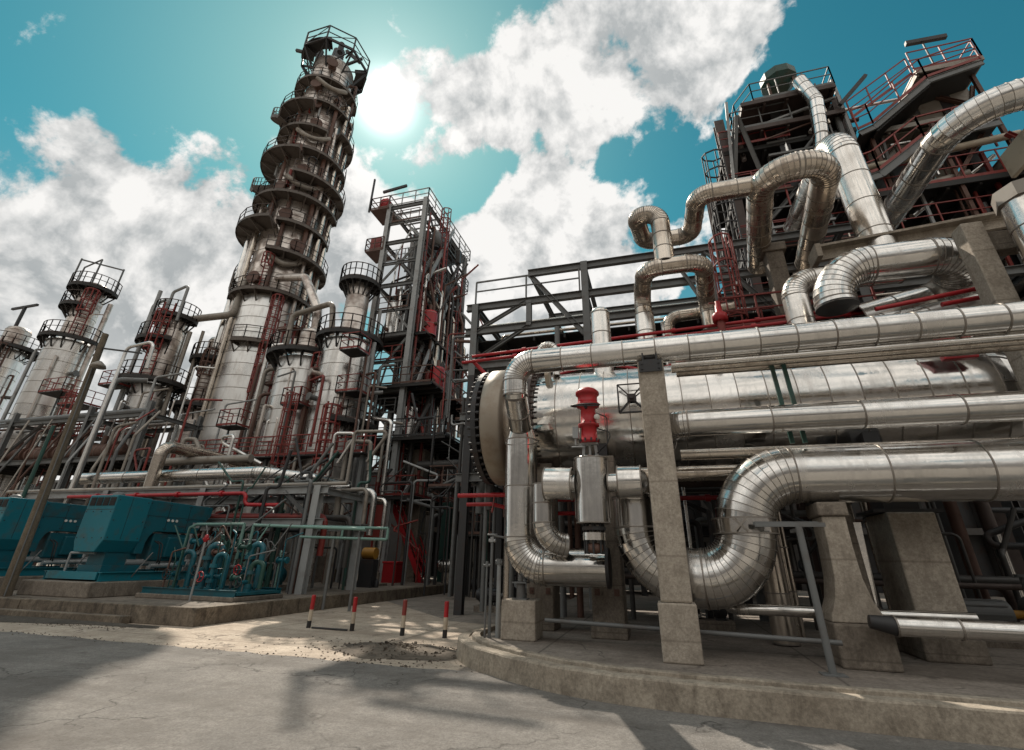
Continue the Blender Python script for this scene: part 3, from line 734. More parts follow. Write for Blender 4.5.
part(MB().clad((-.66, vy, 2.9), (-.26, vy, 2.9), .285, 1, 28, sw=.025).lathe((-.66, vy, 2.9), (-1, 0, 0), [(.285, 0), (.16, .01)], 28).lathe((-.26, vy, 2.9), (1, 0, 0), [(.285, 0), (.1, .01)], 28), 'flange_box', CL, t)
part(MB().clad((-.26, vy, 2.9), (.15, vy+.3, 2.9), .2, .3, 24), 'straight_section', CL, t)
# instrument standpipes near the kerb
g_ = 'instrument standpipes beside the concrete cube'
for i, (x, y, z, r, lab) in enumerate(((-3.30, 9.85, 1.95, .03, 'tallest thin standpipe with a small valve head left of the concrete cube'), (-3.18, 9.98, 1.55, .045, 'short pale standpipe second from the left beside the concrete cube'), (-3.05, 10.42, 1.62, .05, 'grey standpipe just behind the left edge of the concrete cube'), (-2.88, 10.5, 1.5, .06, 'thick grey standpipe behind the middle of the concrete cube'), (-3.36, 9.75, 1.5, .02, 'thinnest standpipe leftmost beside the concrete cube'))):
    t = thing('standpipe', lab, 'pipe', (x, y, .27), g_)
    part(MB().tube((x, y, .27), (x, y, z), r, 10), 'pipe', 'galv_lt' if i % 2 else 'galv', t)
    mb = MB().tube((x-.07, y, z), (x+.07, y, z), r*1.1, 8).tube((x, y, z-.03), (x, y, z+.07), r*1.5, 8)
    if i == 0: mb.lathe((x, y, z+.10), (0, 0, 1), [(.10, 0), (.11, .012), (.10, .024), (.085, .012), (.10, 0)], 14); mb.bar((x-.1, y, z+.11), (x+.1, y, z+.11), .015)
    part(mb, 'valve_head', 'galv_lt' if i == 0 else 'galv', t)

# ------------------------------------------------------------------ the big vessel
VY, VZ, VR = 12.0, 4.86, 1.27
t = thing('horizontal_vessel', 'huge horizontal clad vessel with bolted flanges at the left and domed right end', 'vessel', (1, VY, 3.7))
mb = MB(); mb.clad((-2.72, VY, VZ), (6.5, VY, VZ), VR, .58, 56, sw=.022); part(mb, 'shell', CL, t)
mb = MB()
pr = [(VR*math.cos(a), .95*math.sin(a)) for a in [i*PI/2/8 for i in range(9)]]
for i in range(8): mb.lathe((6.5, VY, VZ), (1, 0, 0), pr[i:i+2], 56)
for k in range(14):
    a = 2*PI*k/14
    for i in range(7):
        p = V((6.5+pr[i][1], VY+math.cos(a)*pr[i][0], VZ+math.sin(a)*pr[i][0])); q = V((6.5+pr[i+1][1], VY+math.cos(a)*pr[i+1][0], VZ+math.sin(a)*pr[i+1][0])); mb.bar(p, q, .03, .016, None, 1)
for i in (3, 6):
    mb.lathe((6.5+pr[i][1], VY, VZ), (1, 0, 0), [(pr[i][0]-.01, -.012), (pr[i][0]+.014, -.01), (pr[i][0]+.014, .01), (pr[i][0]-.01, .012)], 56, 1, False)
part(mb, 'dome_end', CL, t)
mb = MB(); mb.lathe((-3.02, VY, VZ), (1, 0, 0), [(1.2, 0), (1.50, 0), (1.50, .11), (1.2, .11)], 64, 0, False); mb.lathe((-2.83, VY, VZ), (1, 0, 0), [(1.2, 0), (1.50, 0), (1.50, .10), (1.27, .11)], 64, 0, False)
for i in range(52):
    a = 2*PI*i/52; y, z = VY+1.42*math.cos(a), VZ+1.42*math.sin(a); mb.tube((-3.13, y, z), (-2.62, y, z), .035, 6)
part(mb, 'bolted_flange', 'rustdark', t)
mb = MB(); mb.clad((-3.6, VY, VZ), (-3.02, VY, VZ), 1.18, .3, 48); part(mb, 'channel', CLR, t)
mb = MB(); mb.lathe((-3.98, VY, VZ), (1, 0, 0), [(.001, 0), (1.47, 0), (1.52, .05), (1.52, .46), (1.47, .51), (1.1, .52)], 64, 0, True); part(mb, 'cover_flange', 'cover', t)
mb = MB()
for i in range(48):
    a = 2*PI*i/48; y, z = VY+1.46*math.cos(a), VZ+1.43*math.sin(a); mb.tube((-4.28, y, z), (-3.985, y, z), .04, 6)
mb.lathe((-4.2, VY, VZ), (1, 0, 0), [(.001, 0), (1.5, 0), (1.5, .12), (.001, .12)], 48, 0, False)
part(mb, 'rear_flange', 'dark', t)
for x in (-2.35, 1.65):
    pr = [(-.16, -.26), (.16, -.26), (.16, .12), (.11, .22), (0, .27), (-.11, .22), (-.16, .12)]
    mb = MB(); zz = VZ+VR*.72; yy = VY-VR*.72
    mb.extr(pr, (x-.05, yy-.1, zz), (x+.05, yy-.1, zz), (0, -.55, .83)); part(mb, 'lifting_lug', 'beige', t)
mb = MB(); px_, pz_ = -.35, VZ+.15; py_ = VY-VR-.05
for a, b in (((-.3, -.33), (.3, -.33)), ((.3, -.33), (.3, .33)), ((.3, .33), (-.3, .33)), ((-.3, .33), (-.3, -.33)), ((-.3, -.33), (.3, .33)), ((-.3, .33), (.3, -.33))):
    mb.bar((px_+a[0], py_, pz_+a[1]), (px_+b[0], py_, pz_+b[1]), .03, .02, (0, 1, 0))
mb.tube((px_, py_-.12, pz_), (px_, py_+.1, pz_), .05, 10); mb.box(px_-.1, px_+.1, py_-.03, py_-.005, pz_-.09, pz_+.09)
part(mb, 'nameplate_bracket', 'dark', t)
for x in (-1.15, 4.2):
    part(MB().extr([(-1.0, -1.3), (1.0, -1.3), (1.0, -.78), (.5, -1.1), (0, -1.2), (-.5, -1.1), (-1.0, -.78)], (x-.14, VY, VZ), (x+.14, VY, VZ), (0, 0, 1)), 'saddle', 'dark', t)
# nozzles with pale insulated caps on top of the vessel
g_ = 'upright nozzles on the vessel'
t = thing('capped_nozzle', 'white round-topped insulated upright on the vessel, left of the looping pipes', 'pipe', (-1.02, 11.6, 6), g_)
part(MB().clad((-1.02, 11.6, 5.9), (-1.02, 11.6, 7.72), .255, .62, 26), 'straight_section', CLB, t)
part(MB().lathe((-1.02, 11.6, 7.72), (0, 0, 1), [(.255, 0), (.24, .07), (.19, .14), (.10, .18), (.001, .19)], 26), 'cap', 'clad_bright', t)
t = thing('capped_nozzle', 'small white elbow nozzle low on top of the vessel at its left', 'pipe', (-2.25, 11.3, 6), g_)
gores(mb := MB(), [V((-2.4+.22*math.cos(a), 11.2, 6.55+.22*math.sin(a))) for a in [i*PI/9 for i in range(10)]], .10, 16); part(mb, 'elbow', CLB, t)
part(MB().tube((-2.18, 11.2, 5.9), (-2.18, 11.2, 6.55), .1, 14), 'straight_section', 'clad_bright', t)
# ------------------------------------------------------------------ looping pipes above the vessel
pipe_thing('pipe with a white lower jacket rising behind the vessel into a level U bend', [(.15, 13.4, 5.5), (.15, 13.4, 9.2), (.3, 11.95, 9.2), (1.85, 11.97, 9.2), (2.1, 14.2, 9.2), (2.1, 14.2, 8.0)], .25, .50, .5, CLR, 26, (False, False))
mb = MB().clad((.15, 13.4, 5.5), (.15, 13.4, 8.45), .285, .62, 26); single(mb, 'pipe_jacket', CLB, 'bright jacket around the riser below the level U bend', 'jacket')
t = thing('pipe_flange', 'brown bolted flange stack under the right end of the level U bend', 'flange', (2.1, 14.2, 7.6))
part(MB().lathe((2.1, 14.2, 7.7), (0, 0, 1), [(.3, 0), (.42, .0), (.42, .1), (.3, .1), (.3, .16), (.44, .16), (.44, .30), (.31, .34)], 26, 0, False), 'collar', 'rust', t)
part(MB().tube((2.1, 14.2, 5.8), (2.1, 14.2, 7.7), .27, 22), 'stub', 'darkpipe', t)
pipe_thing('twisting pipe that loops like a square knot against the sky above the level U bend', [(.86, 11.95, 9.3), (.88, 11.95, 11.1), (.2, 11.98, 11.1), (.4, 13.36, 11.1), (1.86, 13.34, 11.1), (1.93, 11.5, 11.12), (3.6, 11.5, 11.12)], .265, .40, .55, CLR, 26, (False, False))
pipe_thing('hairpin pipe right of the square loop, bend toward the viewer and legs running back', [(4.15, 15.6, 11.0), (3.45, 10.88, 11.0), (5.05, 10.88, 11.0), (5.75, 16.4, 11.0)], .345, .73, .6, CLR, 30, (False, False))
pipe_thing('fat bright upright pipe bending away at its top, left of the long curved pipe', [(6.5, 13.0, 9.0), (6.42, 13.0, 13.72), (6.3, 17.6, 13.75)], .43, .8, .9, CLB, 32, (True, False))
pipe_thing('long curved pipe at top right sweeping from the steel tower out of frame', [(8.15, 17.0, 12.0), (8.22, 10.95, 12.0), (16, 10.85, 12.05)], .37, 1.25, .62, CL, 30, (False, False))
pipe_thing('thick ribbed hairpin pipe lying level above the red pipes, its open end turned down', [(4.37, 11.2, 6.98), (4.37, 11.2, 8.02), (7.15, 11.2, 8.02), (7.15, 12.3, 7.5), (5.2, 12.35, 7.1)], .42, .90, 1.0, CL, 32, (True, False), endm='dark')  # dark end disc stands for the shaded inside of the open pipe
pipe_thing('smaller elbow pipe peeking out behind the left end of the ribbed hairpin pipe', [(3.95, 12.4, 5.9), (3.98, 12.4, 8.45), (6.5, 12.6, 8.5)], .31, .5, .7, CLB, 24, (False, False))
pipe_thing('pale sloping pipe below the ribbed hairpin pipe', [(4.6, 11.5, 6.35), (7.6, 11.5, 6.95)], .27, .5, .5, CLW, 24, (False, False))
pipe_thing('second pale pipe bulging out behind the pale sloping pipe', [(4.9, 12.0, 5.9), (5.2, 12.0, 6.8), (6.6, 12.1, 7.0), (6.9, 12.1, 6.2)], .24, .5, .45, CLW, 22, (False, False))
t = pipe_thing('upright pipe at the right edge with an octagonal collar on its top', [(7.42, 9.75, 5.75), (7.5, 9.75, 8.12)], .40, .5, .6, CLB, 30, (False, False))
part(MB().tube((7.5, 9.75, 8.12), (7.505, 9.75, 8.42), .47, 8, sm=False), 'collar', 'sheet', t)
# concrete portal and long concrete beam
t = thing('concrete_portal', 'concrete portal frame at the right edge with a sunlit left face', 'frame', (7, 10.4, .27))
part(MB().box(6.62, 7.0, 10.22, 10.6, .27, 8.15), 'column', 'conc', t, bevel=.02)
part(MB().box(7.75, 8.1, 10.25, 10.6, .27, 7.9), 'column', 'conc', t, bevel=.02)
part(MB().box(7.003, 7.747, 10.28, 10.58, 7.45, 7.9), 'crossbeam', 'conc_dk', t, bevel=.02)
t = thing('concrete_beam', 'long tan concrete beam lying behind the ribbed hairpin pipe', 'beam', (4.9, 12.9, 9.4))
part(MB().extr([(-.06, -.18), (.06, -.18), (.06, .11), (.3, .11), (.3, .18), (-.3, .18), (-.3, .11), (-.06, .11)], (4.95, 12.85, 9.42), (9.4, 12.85, 9.72)), 'beam', 'conc', t)
part(MB().box(4.80, 4.945, 12.5, 13.2, 9.2, 9.62), 'end_block', 'conc', t, bevel=.02)
conc_post('stained tan concrete pillar behind the red pipes, below the tall inverted U pipe', 4.30, 14.4, .5, .5, 10.6, .6, .8, .7, 'conc_dk')
# ------------------------------------------------------------------ steel pipe rack behind the vessel
def rack(label, xs, y0, y1, levels, ztop, cm='galv', floors=(), name='pipe_rack', group=None, braces=(), cw=.26, xpad=.4, split=True):
    t = thing(name, label, 'pipe rack', (xs[0], y0, 0), group)
    for x in xs:
        for y in (y0, y1):
            if cm == 'galv' and x > -10: part(MB().ib((x, y, 0), (x, y, 8.0), cw, cw, (0, 1, 0)).ib((x, y, 8.002), (x, y, ztop), cw, cw, (0, 1, 0), 1), 'column', ['dark', cm], t)  # shade painted in: column below the split uses the dark material
            else: part(MB().ib((x, y, 0), (x, y, ztop), cw, cw, (0, 1, 0)), 'column', cm, t)
    for z in levels:
        for y in (y0, y1):
            part(MB().ib((xs[0]-xpad, y, z), (xs[-1]+xpad, y, z), .2, .28), 'beam', cm, t)
        for x in xs: part(MB().ib((x, y0+.14, z), (x, y1-.14, z), .18, .24), 'cross_beam', cm, t)
    for (x0, x1, ya, yb, z) in floors:
        mb = MB().box(x0, x1, ya, yb, z, z+.04)
        k = int((x1-x0)/1.2)
        for i in range(k+1): mb.bar((x0+(x1-x0)*i/k, ya, z-.08), (x0+(x1-x0)*i/k, yb, z-.08), .08, .14)
        part(mb, 'floor', 'grate', t)
    for p, q in braces: part(MB().ib(p, q, .13, .13), 'brace', cm, t)
    return t

t = rack('open grey steel pipe rack behind the vessel', [-6.4, -1.9, 2.6, 7.1, 11.6], 16.0, 20.0, [4.2, 6.4, 8.4, 9.9, 11.0], 11.1, 'galv',
         [(-6.4, 11.6, 16.2, 19.8, 9.5), (-6.4, 11.6, 16.2, 19.8, 6.1)], braces=[((-6.4, 16, 8.6), (-4.2, 16, 9.9)), ((-6.4, 16, 9.9), (-4.3, 16, 11.0))])
# the taller bay
for y in (16.0, 20.0):
    part(MB().ib((-1.9, y, 11.1), (-1.9, y, 12.45), .26, .26, (0, 1, 0)), 'column', 'galv', t)
    part(MB().ib((-4.2, y, 12.3), (8.6, y, 12.3), .2, .28), 'beam', 'galv', t)
    part(MB().ib((-4.15, y, 9.9), (-4.15, y, 11.0), .2, .2, (0, 1, 0)), 'column', 'galv', t)
part(MB().ib((-4.1, 16, 12.2), (-2.0, 16, 9.3), .18, .18), 'brace', 'galv', t)
part(MB().ib((-4.1, 16.1, 12.3), (-3.0, 20, 10.0), .16, .16), 'brace', 'galv', t)
part(MB().ib((2.6, 16, 12.2), (4.6, 16, 9.2), .14, .14), 'brace', 'galv', t)
part(MB().ib((2.6, 15.9, 9.1), (1.4, 15.9, 12.1), .12, .12), 'brace', 'galv', t)
for x in (-1.9, 2.6, 7.1): part(MB().ib((x, 16.14, 12.3), (x, 19.86, 12.3), .16, .2), 'cross_beam', 'galv', t)
part(MB().rail([(-6.4, 15.9, 11.15), (-2.1, 15.9, 11.15)], 1.0, 2.1, .06, 0, True, False), 'railing', 'galv', t)

def bundle(label, group, mats, rmin, rmax, xr, ys, z, jit=.0, drops=True, count=None):
    for y in ys:
        r = rnd.uniform(rmin, rmax); x0 = xr[0]+rnd.uniform(0, 1.5); x1 = xr[1]-rnd.uniform(0, 1.5); zz = z+r+rnd.uniform(0, jit)
        path = [(x0, y, zz), (x1, y, zz)]
        if drops and rnd.random() < .6: path = [(x0, y, zz-rnd.uniform(.8, 2.2))]+path
        if drops and rnd.random() < .4: path = path+[(x1, y, zz-rnd.uniform(.8, 2.0))]
        thin_pipe(label, path, r, rnd.choice(mats), group, r*3, 10)
bundle('dull pipe running along a deck of the grey pipe rack', 'pipes along the rack decks', ['darkpipe', 'galv', 'clad_brown', 'darkpipe'], .06, .2, (-6.5, 11), [16.4, 16.9, 17.5, 18.2, 18.8, 19.4], 6.55)
bundle('dull pipe running along a deck of the grey pipe rack', 'pipes along the rack decks', ['clad_brown', 'galv', 'clad'], .08, .22, (-6.5, 11), [16.5, 17.2, 18.0, 18.8, 19.5], 8.55)
bundle('dull pipe running along a deck of the grey pipe rack', 'pipes along the rack decks', ['clad_brown', 'galv', 'galv_lt'], .06, .2, (-6.5, 11), [16.4, 17.1, 17.9, 18.7], 10.05)
bundle('dull pipe running along a deck of the grey pipe rack', 'pipes along the rack decks', ['darkpipe', 'galv', 'rust'], .06, .2, (-6.5, 11), [16.4, 17.1, 17.9, 18.7, 19.4], 4.4)
bundle('dark pipe in the shade under the vessel', 'pipes under the vessel', ['darkpipe', 'rustdark', 'dark', 'darkpipe'], .05, .16, (-4.5, 9), [13.4, 13.8, 14.3, 14.8, 15.3], 3.3, .3)
bundle('dark pipe in the shade under the vessel', 'pipes under the vessel', ['darkpipe', 'dark', 'rustdark'], .05, .14, (-3.8, 9), [13.6, 14.2, 15.0], 1.2, .4)
for i in range(26):
    x = rnd.uniform(-5.8, 10); y = rnd.uniform(13.6, 19.6); r = rnd.uniform(.04, .15)
    thin_pipe('dull upright pipe in the shaded ground bay of the rack', [(x, y, .1), (x, y, rnd.uniform(3.5, 9))], r, rnd.choice(['darkpipe', 'galv', 'clad_brown', 'rust', 'clad']), 'upright pipes in the shaded bay')
for (x, y, r, z0, z1, lab) in ((2.0, 11.3, .22, .3, 3.6, 'brown upright pipe in shade just right of the tall concrete column'), (2.4, 12.2, .14, .3, 3.6, 'slimmer brown upright pipe beside the one right of the tall column')):
    pipe_thing(lab, [(x, y, z0), (x, y, z1)], r, .3, .8, CLR, 20, (False, False))
# small pumps and drums in the shade below the vessel
def pump(label, x, y, z, mat, s=1.0, group=None, rz=0):
    t = thing('pump', label, 'pump', (x, y, z), group)
    part(MB().box(x-.75*s, x+.75*s, y-.3*s, y+.3*s, z, z+.18*s), 'base', 'conc_dk', t)
    mb = MB().tube((x-.65*s, y, z+.5*s), (x+.05*s, y, z+.5*s), .22*s, 18)
    for i in range(10):
        a = 2*PI*i/10; mb.bar((x-.6*s, y+.23*s*math.cos(a), z+.5*s+.23*s*math.sin(a)), (x, y+.23*s*math.cos(a), z+.5*s+.23*s*math.sin(a)), .02*s, .02*s)
    mb.tube((x-.74*s, y, z+.5*s), (x-.65*s, y, z+.5*s), .17*s, 16); mb.box(x-.5*s, x-.2*s, y-.1*s, y+.1*s, z+.185*s, z+.32*s)
    part(mb, 'motor', mat, t)
    part(MB().tube((x+.05*s, y, z+.5*s), (x+.35*s, y, z+.5*s), .07*s, 10), 'shaft_guard', 'yellow' if rnd.random() < .3 else 'galv', t)
    mb = MB().lathe((x+.35*s, y, z+.5*s), (1, 0, 0), [(.001, 0), (.26*s, 0), (.3*s, .06*s), (.3*s, .2*s), (.24*s, .28*s), (.001, .3*s)], 20)
    mb.tube((x+.5*s, y, z+.7*s), (x+.5*s, y, z+1.15*s), .08*s, 12); mb.tube((x+.5*s, y, z+1.1*s), (x+.5*s, y, z+1.15*s), .14*s, 14); mb.box(x+.38*s, x+.6*s, y-.12*s, y+.12*s, z+.185*s, z+.3*s)
    part(mb, 'casing', mat, t)
    return t
for i, (x, y, s_, mt, lab) in enumerate(((-5.6, 17.5, 1.0, 'dark', 'dark pump on the shaded floor behind the curved kerb'), (-5.4, 21.5, 1.1, 'galv', 'grey pump deeper in the shade behind the curved kerb'), (-8.2, 24, 1.1, 'dark', 'dark pump at the back of the shaded yard'), (.6, 13.3, 1.0, 'dark', 'dark pump under the vessel behind the tall concrete column'), (6.3, 13.0, 1.1, 'galv', 'grey pump under the vessel behind the broad pier'))):
    pump(lab, x, y, .0 if x < -3.9 else .27, mt, s_)

for i in range(44):
    x = rnd.uniform(-13.2, -6.8); y = rnd.uniform(21.5, 27.5); z0 = rnd.choice((.1, .1, 4.8, 8.3)); z1 = z0+rnd.uniform(2, 6)
    thin_pipe('thin pipe run in the dim gap right of the middle structure', [(x, y, z0), (x, y, z1), (x+rnd.uniform(-2.5, 2.5), y+.3, z1), (x+rnd.uniform(-2.5, 2.5), y+.3, z1+rnd.uniform(.5, 2))], rnd.uniform(.035, .10), rnd.choice(['darkpipe', 'galv', 'galv_lt', 'rust', 'redox', 'clad_brown', 'dark']), 'thin pipe runs right of the middle structure', er=.2)
for i in range(26):
    x = rnd.uniform(-3.4, 9); y = rnd.uniform(13.4, 15.6); z0 = .3; z1 = rnd.uniform(1.5, 3.4)
    thin_pipe('thin pipe run in the shade behind the vessel pillars', [(x, y, z0), (x, y, z1), (x+rnd.uniform(-2, 2), y+.2, z1), (x+rnd.uniform(-2, 2), y+.2, z1+rnd.uniform(.3, 1))], rnd.uniform(.03, .08), rnd.choice(['darkpipe', 'galv', 'rust', 'darkpipe', 'dark', 'dark']), 'thin pipe runs behind the vessel pillars', er=.15)
for (x, y, z, w_) in ((-9.8, 24.0, 4.9, 3.2), (-8.6, 23.4, 8.2, 2.6), (-8.2, 23.6, 2.6, 2.4), (-7.6, 22.6, 11.0, 2.2)):
    e_ = thing('access_platform', 'dim railed platform in the gap between the middle structure and the vessel', 'platform', (x, y, 0), 'access platforms right of the middle structure')
    part(MB().box(x-w_/2, x+w_/2, y-.8, y+.8, z, z+.06), 'deck', 'grate', e_); part(MB().rail([(x-w_/2, y+.8, z+.06), (x-w_/2, y-.8, z+.06), (x+w_/2, y-.8, z+.06), (x+w_/2, y+.8, z+.06)], 1.05, .9, .045), 'railing', 'rust', e_)
    for sx in (-1, 1): part(MB().bar((x+sx*w_*.45, y+.6, 0), (x+sx*w_*.45, y+.6, z), .12), 'post', 'dark', e_)
# red fire-water lines
g_ = 'red fire water pipes'
def redline(label, path, r, nz=None):
    t = thing('fire_pipe', label, 'pipe', path[0], g_)
    mb = MB()
    for kd, pts in bez_elbow(path, .2):
        if kd == 'straight':
            mb.tube(pts[0], pts[1], r, 12); L_ = (pts[1]-pts[0]).length; d = (pts[1]-pts[0]).normalized()
            for i in range(1, int(L_/2.2)+1):
                c = pts[0]+d*(i*2.2-.5); mb.tube(c-d*.06, c+d*.06, r*1.6, 12)
        else: gores(mb, pts, r, 12, 0, 0, False)
    part(mb, 'pipe', 'red', t)
    if nz:
        mb = MB(); p, q = V(path[nz[0]]), V(path[nz[0]+1]); k = int((q-p).length/nz[1])
        for i in range(1, k):
            c = p+(q-p)*(i/k); e = c+V((0, -.12, -.35)); mb.tube(c, e, r*.4, 6); mb.tube(e, e+V((0, -.04, -.09)), r*.7, 8, r*.3)
        part(mb, 'spray_nozzle', 'redox', t)
    return t
redline('upper of the two long red pipes climbing across behind the vessel', [(-5.2, 12.9, 7.43), (8.0, 12.9, 7.83), (8.0, 13.6, 7.83)], .048, (0, 2.3))
redline('lower of the two long red pipes climbing across behind the vessel', [(-5.4, 12.6, 7.12), (8.2, 12.6, 7.52)], .048)
redline('red branch dropping from the left end of the long red pipes', [(-5.1, 12.75, 7.2), (-3.9, 12.9, 5.9), (-3.9, 12.9, 4.8)], .06)
redline('red pipe low on the left of the vessel, upper of a pair', [(-5.0, 12.0, 3.10), (-3.0, 12.0, 3.10), (-2.9, 13.2, 3.1), (2.5, 13.2, 3.1)], .055, (0, .7))
redline('red pipe low on the left of the vessel, lower of a pair', [(-4.9, 12.4, 2.92), (-4.2, 12.4, 2.92), (-3.2, 12.6, 2.70), (-1.2, 12.6, 2.7)], .05)
redline('red pipe zigzag on top of the vessel behind the long upper pipe', [(-2.4, 12.7, 6.5), (-1.2, 12.7, 6.75), (.2, 12.7, 6.35), (1.4, 12.7, 6.7)], .05)
redline('short red lattice line above the pale sloping pipe', [(5.0, 11.0, 6.75), (7.0, 11.0, 7.0), (7.1, 11.0, 6.8), (6.2, 11.0, 6.7)], .05)
t = thing('deluge_valve', 'bright red fire valve with conical hood above the long red pipes', 'valve', (2.12, 12.6, 7.6), None)
part(MB().lathe((2.12, 12.6, 7.6), (0, 0, 1), [(.1, 0), (.2, .02), (.2, .2), (.14, .26), (.10, .28), (.07, .62), (.03, .64), (.001, .65)], 20), 'hood', 'red', t)
part(MB().tube((2.12, 12.6, 7.3), (2.12, 12.6, 7.62), .1, 12).bar((1.9, 12.6, 8.2), (2.34, 12.6, 8.2), .04), 'stem', 'redox', t)
t = thing('hose_box', 'red box half hidden behind the long upper pipe near the vessel dome', 'box', (5.9, 10.45, 5.6))
part(MB().box(5.62, 6.18, 10.5, 10.66, 5.3, 6.0), 'case', 'red', t, bevel=.02); part(MB().box(5.66, 6.14, 10.47, 10.497, 5.36, 5.94), 'door', 'red', t)
pipe_thing('brown insulated pipe lying level behind the white capped nozzle', [(-2.6, 14.6, 7.9), (2.9, 14.6, 8.0)], .24, .4, .7, CLR, 22, (True, True))
pipe_thing('second brown insulated pipe behind the level U bend, turning down', [(.9, 15.0, 6.8), (.9, 15.0, 9.1), (3.0, 15.0, 9.2)], .2, .4, .6, CLR, 20, (False, True))
t = thing('caged_ladder', 'red caged ladder rising beside the tan pillar below the tall U pipe', 'ladder', (3.0, 14.8, 7))
part(MB().ladder((2.9, 14.9, 6.6), (2.9, 14.9, 11.9), .5, (1, 0, 0), (0, -.6, 0), 0, .04), 'ladder', 'redox', t)
t = thing('walkway', 'red railed narrow walkway behind the long red pipes, under the tall U pipe', 'walkway', (4, 14.5, 7.9))
part(MB().box(2.4, 6.4, 13.9, 14.9, 7.95, 8.0), 'deck', 'grate', t); part(MB().rail([(2.4, 13.9, 8.0), (6.4, 13.9, 8.0)], 1.0, 1.0, .05), 'railing', 'redox', t); part(MB().rail([(6.4, 14.9, 8.0), (2.4, 14.9, 8.0)], 1.0, 1.3, .05), 'railing', 'redox', t)
part(MB().bar((2.5, 14.4, 0), (2.5, 14.4, 7.9), .14).bar((6.3, 14.4, 0), (6.3, 14.4, 7.9), .14), 'support', 'galv', t)

# ------------------------------------------------------------------ tall reactor structure, upper right
t = thing('reactor_structure', 'tall dark steel and concrete reactor structure with decks at top right', 'structure', (4, 18, 0))
xs, ys = (4.6, 7.0, 9.5, 13.2), (18.4, 23.5)
for x in xs:
    for y in ys:
        part(MB().ib((x, y, 0), (x, y, 20.9 if x < 10 else 20.2), .42, .42, (0, 1, 0)), 'column', 'rustdark' if x in (4.6, 9.5) else 'dark', t)
def deck(x0, x1, y0, y1, z, rail=None, mt='grate', rm='redox'):
    mb = MB().box(x0, x1, y0, y1, z, z+.06)
    n = max(2, int((x1-x0)/.9))
    for i in range(n+1): x = x0+.06+(x1-x0-.12)*i/n; mb.bar((x, y0+.05, z-.13), (x, y1-.05, z-.13), .09, .24)
    for y in (y0, y1): mb.bar((x0, y, z-.06), (x1, y, z-.06), .08, .22)
    d = part(mb, 'deck', mt, t)
    if rail: part(MB().rail([(x, y, z+.06) for x, y in rail], 1.1, 1.2, .042), 'railing', rm, d)
    return d
for z in (10.6, 13.4, 16.2, 18.8): deck(4.4, 9.8, 18.2, 23.7, z, [(4.4, 18.2), (9.8, 18.2)] if z != 18.8 else None)
# crown of the left part: splayed railed deck
deck(5.45, 9.25, 17.4, 22.4, 20.75, [(5.45, 22.4), (5.45, 18.4), (6.0, 17.4), (9.25, 17.4), (9.25, 22.4)], 'rustdark', 'galv')
deck(5.0, 9.4, 17.7, 22.6, 19.5, [(5.0, 22.6), (5.0, 17.7), (7.4, 17.7)], 'rustdark', 'galv')
for (p, q) in (((4.6, 18.4, 16.4), (5.1, 17.3, 20)), ((5.2, 17.4, 20.05), (5.9, 18.4, 17.2)), ((4.6, 18.2, 13.6), (7, 18.2, 16.1)), ((7, 18.2, 10.8), (9.5, 18.2, 13.3)), ((9.5, 18.2, 10.8), (7, 18.2, 13.3)), ((7.2, 18.1, 16.4), (9.5, 18.1, 18.7)), ((4.6, 18.3, 10.7), (4.6, 23.3, 13.3)), ((4.6, 23.3, 13.5), (4.6, 18.3, 16.1))):
    part(MB().ib(p, q, .16, .16), 'brace', 'galv', t)
mb = MB()
for (x0, x1, z0, z1, y) in ((5.1, 6.8, 16.5, 18.4, 19.9), (7.3, 9.3, 16.4, 18.5, 20.2), (5.0, 6.6, 13.7, 15.8, 20.0), (7.3, 9.2, 13.6, 15.9, 20.3), (6.0, 8.8, 19.56, 20.6, 19.6), (5.0, 9.3, 10.9, 13.0, 20.6)):
    mb.box(x0, x1, y, y+2.6, z0, z1)
part(mb, 'plant_box', 'rustdark', t, bevel=.05)
mb = MB()
for i in range(50):
    x = rnd.uniform(4.7, 9.5); y = rnd.uniform(17.8, 19.2); z = rnd.uniform(10.9, 20); d = rnd.choice([(1, 0, 0), (0, 0, 1), (0, 0, 1), (.5, 0, .6)]); l = rnd.uniform(.6, 2.2)
    part(MB().tube((x, y, z), V((x, y, z))+V(d)*l, rnd.uniform(.03, .12), 8), 'small_pipe', rnd.choice(['darkpipe', 'clad_brown', 'galv', 'clad', 'clad_tower']), t)
# thin uprights, cross members and rails in front of the reactor
for i in range(16):
    x = 4.5+i*.62+rnd.uniform(-.15, .15); z = rnd.choice((10.7, 13.5, 16.3)); part(MB().bar((x, 17.9, z), (x+rnd.choice((0, 0, 0, .5)), 17.9, z+rnd.choice((2.6, 5.3))), rnd.choice((.06, .09, .12))), 'upright', rnd.choice(['galv', 'rust', 'galv_lt', 'redox']), t)
for i in range(10):
    z = 11.2+i*.95; x = rnd.uniform(4.5, 6.5); part(MB().bar((x, 17.85, z), (x+rnd.uniform(1.5, 3.2), 17.85, z+rnd.choice((0, 0, .7))), rnd.choice((.06, .1))), 'cross_member', rnd.choice(['galv', 'galv_lt', 'rust']), t)
for z in (13.46, 16.26, 18.86): part(MB().rail([(4.4, 17.95, z), (7.2, 17.95, z)], 1.0, .9, .045), 'railing', 'redox', t)
part(MB().ladder((4.35, 18.0, 10.6), (4.35, 18.0, 19.4), .5, (0, 1, 0), (-.7, 0, 0), 0, .045), 'ladder', 'dark', t)
